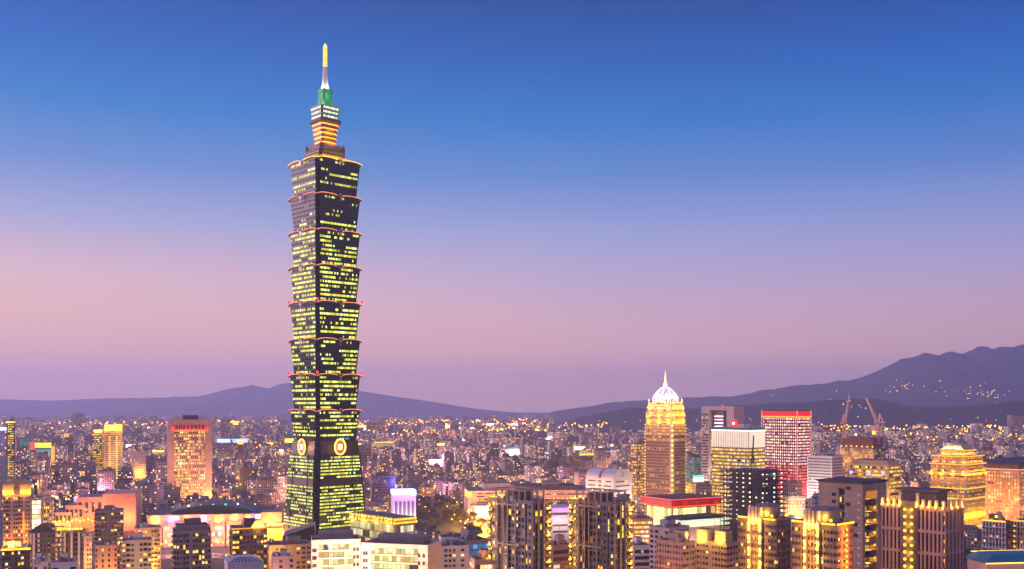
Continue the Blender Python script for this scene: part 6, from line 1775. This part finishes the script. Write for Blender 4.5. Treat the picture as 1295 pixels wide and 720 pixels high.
def leaf_mat(key, c0, c1):
    m, t, p = new_mat(key)
    g = t.n('ShaderNodeNewGeometry').outputs['Position']
    t.put(p.inputs['Base Color'], t.ramp(t.noise(g, .5, 4, .7), [(.3, c0 + (1,)), (.7, c1 + (1,))]))
    p.inputs['Roughness'].default_value = .8
    return m
LEAF = [leaf_mat('leaf dark', (.03, .05, .018), (.07, .10, .035)), leaf_mat('leaf mid', (.04, .06, .02), (.09, .12, .04)), leaf_mat('leaf olive', (.05, .055, .02), (.10, .10, .04))]
BARK = wall_mat('bark', (.09, .065, .05), .9, .3)
def tree_meshes(seed, hgt, wid):
    q = random.Random(seed)
    tr = MB()
    tr.tube([(0, 0, -.2), (.1, .05, hgt * .2), (.0, .2, hgt * .45), (.2, .1, hgt * .7)], .3, 0, 6)
    cl = []
    for i in range(13):
        a = q.uniform(0, 6.28); rr = wid * .5 * math.sqrt(q.random()); z = hgt * q.uniform(.38, .92)
        rr *= 1.0 - .55 * max(0, (z / hgt - .6) / .4)
        cl.append((rr * math.cos(a), rr * math.sin(a), z, q.uniform(.16, .27) * wid))
        if i < 6: tr.bar((0, .1, hgt * q.uniform(.25, .45)), (cl[-1][0], cl[-1][1], z), .09)
    cr = MB()
    for (x, y, z, r_) in cl:
        for k in range(58):
            d = Vector((q.gauss(0, 1), q.gauss(0, 1), q.gauss(0, .75))).normalized() * r_ * q.uniform(.45, 1.08)
            n = (d.normalized() + Vector((q.uniform(-.7, .7), q.uniform(-.7, .7), q.uniform(-.3, .9)))).normalized()
            tx = n.orthogonal().normalized(); ty = n.cross(tx)
            an = q.uniform(0, 6.28); tx, ty = tx * math.cos(an) + ty * math.sin(an), ty * math.cos(an) - tx * math.sin(an)
            s = q.uniform(.35, .75); c_ = Vector((x, y, z)) + d
            cr.quad(tuple(c_ - tx * s - ty * s * .6), tuple(c_ + tx * s - ty * s * .6), tuple(c_ + tx * s + ty * s * .6), tuple(c_ - tx * s + ty * s * .6), q.choice((0, 0, 1, 2)))
    return tr.mesh('trunk', [BARK]), cr.mesh('crown', LEAF)
TREES = [tree_meshes(i, hh, ww) for i, (hh, ww) in enumerate(((11, 10), (13, 11), (9, 9), (12, 9)))]
def tree(x, y, i, s, label, group):
    root = empty('tree', (x, y, 0), rnd.uniform(0, 6.28)); tag(root, label, 'tree', group)
    root.scale = (s, s, s * rnd.uniform(.85, 1.15))
    for nm, me in zip(('trunk', 'crown'), TREES[i]):
        o = bpy.data.objects.new(nm, me); COL.objects.link(o); o.parent = root
def free(x, y, m_=3.0):
    return all((x - fx) ** 2 + (y - fy) ** 2 > (fr * .8 + m_) ** 2 for fx, fy, fr in FOOT)
tpos = []
def try_tree(px0, px1, d0, d1, n, label, group, smin=.8, smax=1.3, gap=6.5):
    k = tries = 0
    while k < n and tries < n * 30:
        tries += 1
        D = rnd.uniform(d0, d1); x = X(rnd.uniform(px0, px1), D)
        if -45 < x < -6 and 1128 < D < 1300 and rnd.random() < .75: continue
        if not free(x, D) or any((x - a) ** 2 + (D - b) ** 2 < gap * gap for a, b in tpos): continue
        tpos.append((x, D)); k += 1
        tree(x, D, rnd.randrange(4), rnd.uniform(smin, smax), label, group)
try_tree(526, 640, 1080, 1560, 60, 'dark leafy tree in the lamplit park between the blue-headed tower and the cream hall', 'trees of the lamplit park')
try_tree(22, 112, 1950, 2350, 34, 'dark leafy tree in the wooded strip below the teal screen block', 'trees of the wooded strip at left', 1.1, 1.7, 9)
try_tree(1216, 1248, 700, 960, 14, 'dark leafy tree at the foot of the gold layered tower', 'trees below the gold layered tower', .9, 1.3, 6)
try_tree(640, 745, 1270, 1390, 10, 'dark leafy tree in front of the long brown hall', 'trees before the long brown hall')

BULB_S = glow('sodium lamp', (1.0, .42, .03), 14.0)
def lamp_proto(h=9.0):
    b = MB(); b.tube([(0, 0, 0), (0, 0, h * .8), (0, 0, h)], .12, 0, 6); pole = b.mesh('pole', [M_STEEL])
    b = MB(); b.tube([(0, 0, h), (.5, 0, h + .6), (1.8, 0, h + .8)], .08, 0, 5); arm = b.mesh('arm', [M_STEEL])
    b = MB(); b.lathe([(.05, -.28), (.5, -.26), (.75, .05), (.45, .3), (.05, .34)], 8, 0, (1.9, 0, h + .7)); head = b.mesh('lamp_head', [BULB_S])
    return pole, arm, head
LP = lamp_proto()
def street_lamp(x, y, label, group, watts=2600, rz=None, col=(1, .36, .03)):
    root = empty('street_lamp', (x, y, .1), rnd.uniform(0, 6.28) if rz is None else rz); tag(root, label, 'street lamp', group)
    for nm, me in zip(('pole', 'arm', 'lamp_head'), LP):
        o = bpy.data.objects.new(nm, me); COL.objects.link(o); o.parent = root
    lamp(root, (1.9, 0, 8.6), col, watts, .5)
n = 0
for D in (1105, 1135, 1150, 1165, 1180, 1195, 1215, 1235, 1255, 1290, 1330, 1390, 1450, 1520):
    for k in range(3 if D > 1130 else 2):
        px = rnd.uniform(536, 640) if D > 1300 else rnd.uniform(572, 640)
        x = X(px, D)
        if free(x, D): street_lamp(x, D, 'amber street lamp glowing among the park trees and plaza', 'street lamps of the park', 7000); n += 1
for k in range(14):
    D = rnd.uniform(1140, 1290); x = X(rnd.uniform(598, 640), D)
    if free(x, D): street_lamp(x, D, 'amber street lamp glowing among the park trees and plaza', 'street lamps of the park', 9000)
for (x, y, a, L, wd) in ROADS:
    k = 0
    for s in np.arange(15, L, 34):
        xx = x + s * math.cos(a) - math.sin(a) * (wd / 2 + 1.5); yy_ = y + s * math.sin(a) + math.cos(a) * (wd / 2 + 1.5)
        px = xx / yy_ * F + CX
        if -5 < px < 1300 and free(xx, yy_, 1): street_lamp(xx, yy_, 'amber street lamp standing along an avenue between the buildings', 'street lamps along the avenues', 5200, a - math.pi / 2)

# cars on the two visible stretches of avenue
def car_meshes():
    b = MB()
    prof = [(-2.2, .35), (-2.2, .85), (-1.5, 1.0), (-1.0, 1.42), (.5, 1.42), (1.15, .98), (2.1, .85), (2.2, .4)]
    b.loft([[(x, -.85, z) for x, z in prof], [(x, -.9 if z < 1.1 else -.72, z) for x, z in prof], [(x, .9 if z < 1.1 else .72, z) for x, z in prof], [(x, .85, z) for x, z in prof]], 0)
    body = b
    wheel = MB(); wheel.lathe([(.1, -.1), (.32, -.1), (.32, .1), (.1, .1)], 10)
    hl = MB(); hl.ball((0, 0, 0), .28)
    glass = MB(); glass.quad((1.12, -.66, 1.02), (1.12, .66, 1.02), (.56, .62, 1.38), (.56, -.62, 1.38))
    return body, wheel, hl, glass
cb, cw, chl, cg = car_meshes()
paints = [flat_mat('car paint ' + n_, c_, .25, .3) for n_, c_ in (('white', (.7, .7, .7)), ('silver', (.4, .4, .42)), ('yellow', (.7, .42, .02)), ('black', (.03, .03, .035)))]
body_me = [cb.mesh('body', [p_]) for p_ in paints]; wheel_me = cw.mesh('wheel', [M_STEEL]); head_me = chl.mesh('headlight', [glow('headlight white', (1, .9, .7), 14)]); tail_me = chl.mesh('tail_light', [glow('tail light red', (1, .03, .02), 8)]); gl_me = cg.mesh('windscreen', [flat_mat('car glass', (.02, .02, .03), .1)])
PN = ['white', 'silver', 'yellow', 'black']
def car(x, y, rz, i, label, group):
    root = empty('car', (x, y, .03), rz); tag(root, label, 'car', group)
    def add(nm, me, loc, rot=(0, 0, 0)):
        o = bpy.data.objects.new(nm, me); COL.objects.link(o); o.parent = root; o.location = loc; o.rotation_euler = rot
    add('body', body_me[i], (0, 0, 0)); add('windscreen', gl_me, (0.02, 0, 0.01))
    for sx in (-1.35, 1.35):
        for sy in (-.85, .85): add('wheel', wheel_me, (sx, sy, .33), (R(90), 0, 0))
    for sy in (-.6, .6): add('headlight', head_me, (2.2, sy, .68)); add('tail_light', tail_me, (-2.2, sy, .75))
for k in range(22):
    r_ = ROADS[0] if k < 12 else ROADS[2]
    s = (34 + k * 13 if k < 12 else 20 + (k % 12) * r_[3] / 13) + rnd.uniform(-6, 6); off = (-1, 1)[k % 2] * rnd.choice((4, 8))
    i = rnd.randrange(4)
    car(r_[0] + s * math.cos(r_[2]) - off * math.sin(r_[2]), r_[1] + s * math.sin(r_[2]) + off * math.cos(r_[2]), r_[2] + (0 if off < 0 else math.pi), i,
        f'{PN[i]} car with its lights on driving on the avenue ' + ('before the green-roofed mall' if k < 12 else 'beyond the scaffolded tower'), 'cars on the avenues')

# ------------------------------------------------------------------ the ordinary city between and behind
PALETTE = [(.22, .20, .23), (.46, .37, .35), (.30, .25, .27), (.60, .50, .48), (.15, .13, .16), (.40, .29, .26), (.70, .64, .66), (.28, .27, .34)]
PNAMES = ['dark grey', 'tan', 'brown grey', 'pale pink', 'near black', 'brown', 'whitish', 'slate grey']
FILL = cells_mat('city wall windows', (.025, .025, .035), (1.0, .40, .03), (1.0, .62, .16), .32, 2.0, 2, (.2, .2, .2), (.2, .8), (.28, .8), .25, .25, 80, PALETTE, (1.0, .74, .5))
FILLF = cells_mat('far city windows', (.03, .03, .04), (1.0, .38, .03), (1.0, .60, .2), .27, 1.9, 2, (.2, .2, .2), (.15, .85), (.2, .85), .3, .25, 81, PALETTE, (1.0, .55, .35))
FR = wall_mat('city roofs', (.13, .12, .145), .9, .5)
FR2 = wall_mat('city roof sheds', (.10, .13, .14), .7, .6)
occ = np.full((720, 1295), 1e9)
def paint(x0, x1, y0, D):
    a, b_ = max(0, int(x0)), min(1295, int(math.ceil(x1))); c_ = max(0, int(y0))
    if b_ > a and c_ < 720:
        s = occ[c_:720, a:b_]; np.minimum(s, D, out=s)
for x0, x1, yt, D, nk in HEROES: paint(x0, x1, yt, D)
def corners(x, y, w, d, a):
    ca, sa = math.cos(a), math.sin(a)
    return [(x + u_ * ca - v_ * sa, y + u_ * sa + v_ * ca) for u_, v_ in ((-w / 2, -d / 2), (w / 2, -d / 2), (w / 2, d / 2), (-w / 2, d / 2))]
def fill_mesh(b, x, y, w, d, h, a, q, rv, detail):
    """one ordinary block: walls with windows, parapet, roof house, sheds and tanks"""
    b.cur = rv
    cs = corners(x, y, w, d, a)
    fl = max(1, round(h / 3.4)); v0 = q.randint(0, 400)
    for i in range(4):
        (xa, ya), (xb, yb) = cs[i], cs[(i + 1) % 4]
        L = math.hypot(xb - xa, yb - ya); n = max(1, round(L / 3.3)); u0 = q.randint(0, 300)
        b.quad((xa, ya, 0), (xb, yb, 0), (xb, yb, h), (xa, ya, h), 0, ((u0, v0), (u0 + n, v0), (u0 + n, v0 + fl), (u0, v0 + fl)))
    b.poly([(xx, yy_, h - (.6 if detail else 0)) for xx, yy_ in cs], 1)
    ca, sa = math.cos(a), math.sin(a)
    def sub(u0, u1, v0_, v1, z0, z1, mi):
        pts = [(x + u_ * ca - v_ * sa, y + u_ * sa + v_ * ca) for u_, v_ in ((u0, v0_), (u1, v0_), (u1, v1), (u0, v1))]
        b.loft([[(px, py, z0) for px, py in pts], [(px, py, z1) for px, py in pts]], mi)
    f = q.uniform(.2, .45); ox, oy = q.uniform(-.2, .2) * w, q.uniform(-.2, .2) * d
    sub(ox - w * f / 2, ox + w * f / 2, oy - d * f / 2, oy + d * f / 2, h - .7, h + q.uniform(2.6, 5.5), 2 if q.random() < .5 else 1)
    if detail:
        if q.random() < .6: sub(-w * .48, -w * q.uniform(.05, .3), -d * .47, d * q.uniform(-.1, .4), h - .7, h + q.uniform(1.2, 2.8), 2)
        for _ in range(q.randint(0, 3)):
            tx, ty = q.uniform(-.4, .4) * w, q.uniform(-.4, .4) * d; sub(tx - .9, tx + .9, ty - .9, ty + .9, h - .7, h + q.uniform(1.5, 2.6), 1)
cand = []
q = random.Random(5)
def zone(d0, d1, step, hmin, hmax, tall, wmin, wmax, rot):
    a = R(rot)
    N = int(d1 * 1.2 / step)
    for i in range(-N, N):
        for j in range(-N, N):
            u_, v_ = (i + q.uniform(-.16, .16)) * step, (j + q.uniform(-.16, .16)) * step
            if i % 5 == 0 or j % 7 == 0: continue      # streets
            x, y = u_ * math.cos(a) - v_ * math.sin(a), u_ * math.sin(a) + v_ * math.cos(a)
            if not d0 <= y < d1: continue
            px = x / y * F + CX
            if not -12 < px < 1307: continue
            if q.random() < .07 or (y > 4500 and px > 700): continue
            if y < 1260 and (48 < px < 372 or 430 < px < 535 or 560 < px < 660 or 815 < px < 1000): continue
            if y < 1130 and px < 372: continue
            h = q.uniform(hmin, hmax) if q.random() > tall else q.uniform(hmax, hmax * 2.1)
            w, d = q.uniform(wmin, wmax), q.uniform(wmin, wmax)
            if not free(x, y, 2 + .42 * max(w, d)): continue
            if -178 < x < 4 and 1075 < y < 1575 and px < 650: continue
            if any(abs(-(x - rx) * math.sin(ra) + (y - ry) * math.cos(ra)) < rw / 2 + 14 and -10 < (x - rx) * math.cos(ra) + (y - ry) * math.sin(ra) < rl for rx, ry, ra, rl, rw in ROADS): continue
            cand.append((y, x, w, d, h, a))
zone(760, 1500, 30, 10, 22, .10, 15, 25, 43)
zone(1500, 3000, 30, 10, 28, .16, 16, 26, 20)
zone(3000, 4900, 46, 12, 34, .14, 26, 40, 14)
zone(4900, 8000, 74, 12, 36, .16, 40, 62, 8)
cand.sort()
kept = []
for (y, x, w, d, h, a) in cand:
    cs = corners(x, y, w, d, a)
    pxs = [cx_ / cy_ * F + CX for cx_, cy_ in cs]
    yt = min(HY + (EYE - h) / cy_ * F for cx_, cy_ in cs)
    D = min(cy_ for _, cy_ in cs)
    a0, b0, c0 = max(0, int(min(pxs))), min(1295, int(math.ceil(max(pxs)))), max(0, int(yt))
    yb = min(720, int(HY + EYE / D * F) + 1)
    if b0 <= a0 or yb <= c0: continue
    vis = int((occ[c0:yb, a0:b0] > D).sum())
    if vis < 3: continue
    paint(min(pxs), max(pxs), HY + (EYE - h * .92) / y * F, D)
    kept.append([vis, y, x, w, d, h, a, (min(pxs) + max(pxs)) / 2, yt])
kept.sort(key=lambda k: -k[0])
N_OWN = 185
own, rest = kept[:N_OWN], kept[N_OWN:]
b = MB()
for (vis, y, x, w, d, h, a, px, yt) in rest:
    fill_mesh(b, x, y, w, d, h, a, q, q.random(), y < 2500)
o = b.build('far_city', [FILLF, FR, FR2], attr=True); o['kind'] = 'stuff'; o['label'] = 'dense far rows of small city blocks with scattered lit windows'

# each of the larger ordinary blocks is an object of its own; labels say where to find it
lab = []
named = [(x0, x1, yt, D, nk) for x0, x1, yt, D, nk in HEROES if nk]
for k in own:
    vis, y, x, w, d, h, a, px, yt = k
    ci = q.randrange(8)
    rv = min(.999, max(0, ci / 7 + q.uniform(-.03, .03)))
    best = min(named, key=lambda n_: abs((n_[0] + n_[1]) / 2 - px) + .55 * abs(yt - (n_[2] + 15)) + (0 if abs(n_[3] - y) < 900 else 40))
    x0, x1, y0, D, nk = best
    rel = ('behind' if D < y else 'in front of') if x0 - 3 < px < x1 + 3 else ('right of' if px > x1 else 'left of')
    size = 'tall' if h > 34 else ('low' if h < 15 else 'mid-rise')
    lab.append([f'{size} {PNAMES[ci]} block {rel} {nk}', px, rv, k, rel + nk])
byl = {}
for i, l in enumerate(lab): byl.setdefault(l[0], []).append(i)
ORD = ['leftmost', 'second', 'third', 'fourth', 'fifth', 'sixth', 'seventh', 'eighth']
for s, ids in byl.items():
    if len(ids) > 1:
        ids.sort(key=lambda i: lab[i][1])
        for n_, i in enumerate(ids):
            last = n_ == len(ids) - 1
            lab[i][0] = (('leftmost ' if n_ == 0 else 'rightmost ' if last else f'{ORD[min(n_, 7)]} from left ') + s)
me_cache = {}
for s, px, rv, k, rel in lab:
    vis, y, x, w, d, h, a, px, yt = k
    b = MB(); fill_mesh(b, 0, 0, w, d, h, 0, q, rv, True)
    o = b.build('city_block', [FILL, FR, FR2], None, (x, y, 0), attr=True)
    o.rotation_euler = (0, 0, a)
    tag(o, s, 'building', 'ordinary city blocks')

# ------------------------------------------------------------------ the thousands of far lights
lights = MB()
LM = [glow('far amber', (1.0, .32, .01), 8.0), glow('far yellow', (1.0, .5, .04), 8.0), glow('far white', (1.0, .8, .6), 3.5), glow('far rose', (1.0, .35, .6), 4.5), glow('far blue', (.35, .45, 1.0), 5.0), glow('far red', (1.0, .06, .05), 5.0)]
def dot(x, y, z, r_, mi):
    i = len(lights.v)
    lights.v += [(x - r_, y, z), (x, y - r_, z), (x + r_, y, z), (x, y + r_, z), (x, y, z + r_), (x, y, z - r_)]
    for f in ((0, 1, 4), (1, 2, 4), (2, 3, 4), (3, 0, 4), (1, 0, 5), (2, 1, 5), (3, 2, 5), (0, 3, 5)):
        lights.f.append(tuple(i + k for k in f)); lights.mi.append(mi); lights.uv.append(((0, 0),) * 3); lights.attr.append(0)
for _ in range(2700):
    D = 1300 * math.exp(q.random() * (1.75 if _ % 3 else 1.3)); px = q.uniform(-5, 1300)
    x = X(px, D)
    if not free(x, D, 4) or (D > 4550 and px > 700): continue
    dot(x, D, q.choice((6, 8, 14, 20, 26)), D * q.uniform(.00028, .0007), q.choices(range(6), [8, 5, 1.3, .8, .6, .7])[0])
for (p0, d0, p1, d1, n_, mi) in ((440, 5600, 700, 6400, 90, 0), (450, 5200, 640, 5600, 40, 0), (620, 4700, 770, 5100, 55, 0), (640, 4300, 760, 4500, 34, 1), (985, 4500, 1300, 4300, 80, 0), (1000, 4600, 1300, 4300, 60, 0), (1060, 4200, 1290, 4400, 60, 1),
                                (-5, 5400, 360, 5900, 80, 0), (460, 3600, 560, 3700, 26, 0), (600, 3900, 690, 4000, 30, 1), (690, 2050, 770, 2000, 40, 0), (622, 1990, 700, 1960, 24, 1), (1130, 3300, 1300, 3100, 30, 0), (0, 4200, 200, 4600, 40, 1)):
    for i in range(n_):
        f = (i + q.uniform(-.3, .3)) / n_; D = d0 + (d1 - d0) * f; px = p0 + (p1 - p0) * f
        dot(X(px, D), D + q.uniform(-40, 40), q.uniform(34, 62) if D > 3000 else q.uniform(8, 24), D * q.uniform(.0004, .0010), mi if q.random() < .85 else 2)
for _ in range(46):
    D = 2200 * math.exp(q.random() * 1.0); px = q.uniform(0, 1295) if _ % 2 else q.uniform(250, 760)
    x = X(px, D)
    if not free(x, D, 25) or (D > 4500 and px > 700): continue
    i = len(lights.v); ww, hh, z = D * q.uniform(.002, .0065), D * q.uniform(.0008, .0018), q.uniform(26, 42)
    n0 = len(lights.f); lights.box(x - ww, x + ww, D - 1, D + 1, z, z + 2 * hh, q.choices(range(6), [3, 4, 3, 2.5, 2, 1])[0])
from mathutils.bvhtree import BVHTree
for o in [o_ for o_ in COL.objects if o_.name in ('hills', 'mountain', 'foothills')]:
    bv = BVHTree.FromPolygons([tuple(v_.co) for v_ in o.data.vertices], [tuple(p_.vertices) for p_ in o.data.polygons])
    spots = {'hills': [(q.uniform(0, 600), q.uniform(511, 526)) for _ in range(26)], 'mountain': [(q.gauss(1245, 16), q.gauss(498, 4)) for _ in range(34)] + [(q.uniform(950, 1290), q.uniform(470, 506)) for _ in range(26)] + [(q.gauss(1140, 18), q.gauss(489, 4)) for _ in range(14)],
             'foothills': [(q.uniform(740, 1290), q.uniform(524, 536)) for _ in range(24)] + [(q.gauss(1060, 25), q.gauss(512, 5)) for _ in range(8)]}[o.name]
    for px, py in spots:
        d_ = Vector(((px - CX) / F, 1, -(py - HY) / F)).normalized()
        hit = bv.ray_cast(Vector((0, 0, EYE)), d_)
        if hit[0] is not None and hit[0].y < 14000: 
            c_ = hit[0] - d_ * 6 + Vector((0, 0, 4)); dot(c_.x, c_.y, c_.z, c_.y * q.uniform(.0002, .0005), q.choice((1, 1, 2, 0)))
streets = []
for _ in range(260):
    D = 1450 * math.exp(q.random() * 1.15); px = q.uniform(0, 1295); x = X(px, D)
    if not free(x, D, 10) or (D > 4500 and px > 700): continue
    streets.append((x, D))
o = lights.build('far_lights', LM)
for x, D in streets: lamp(o, (x, D, 13), q.choice(((1, .36, .04), (1, .42, .08), (1, .55, .3), (1, .3, .5))) , 26000, 2)
o['kind'] = 'stuff'; o['label'] = 'countless small amber and white lights of the far city and hillsides'
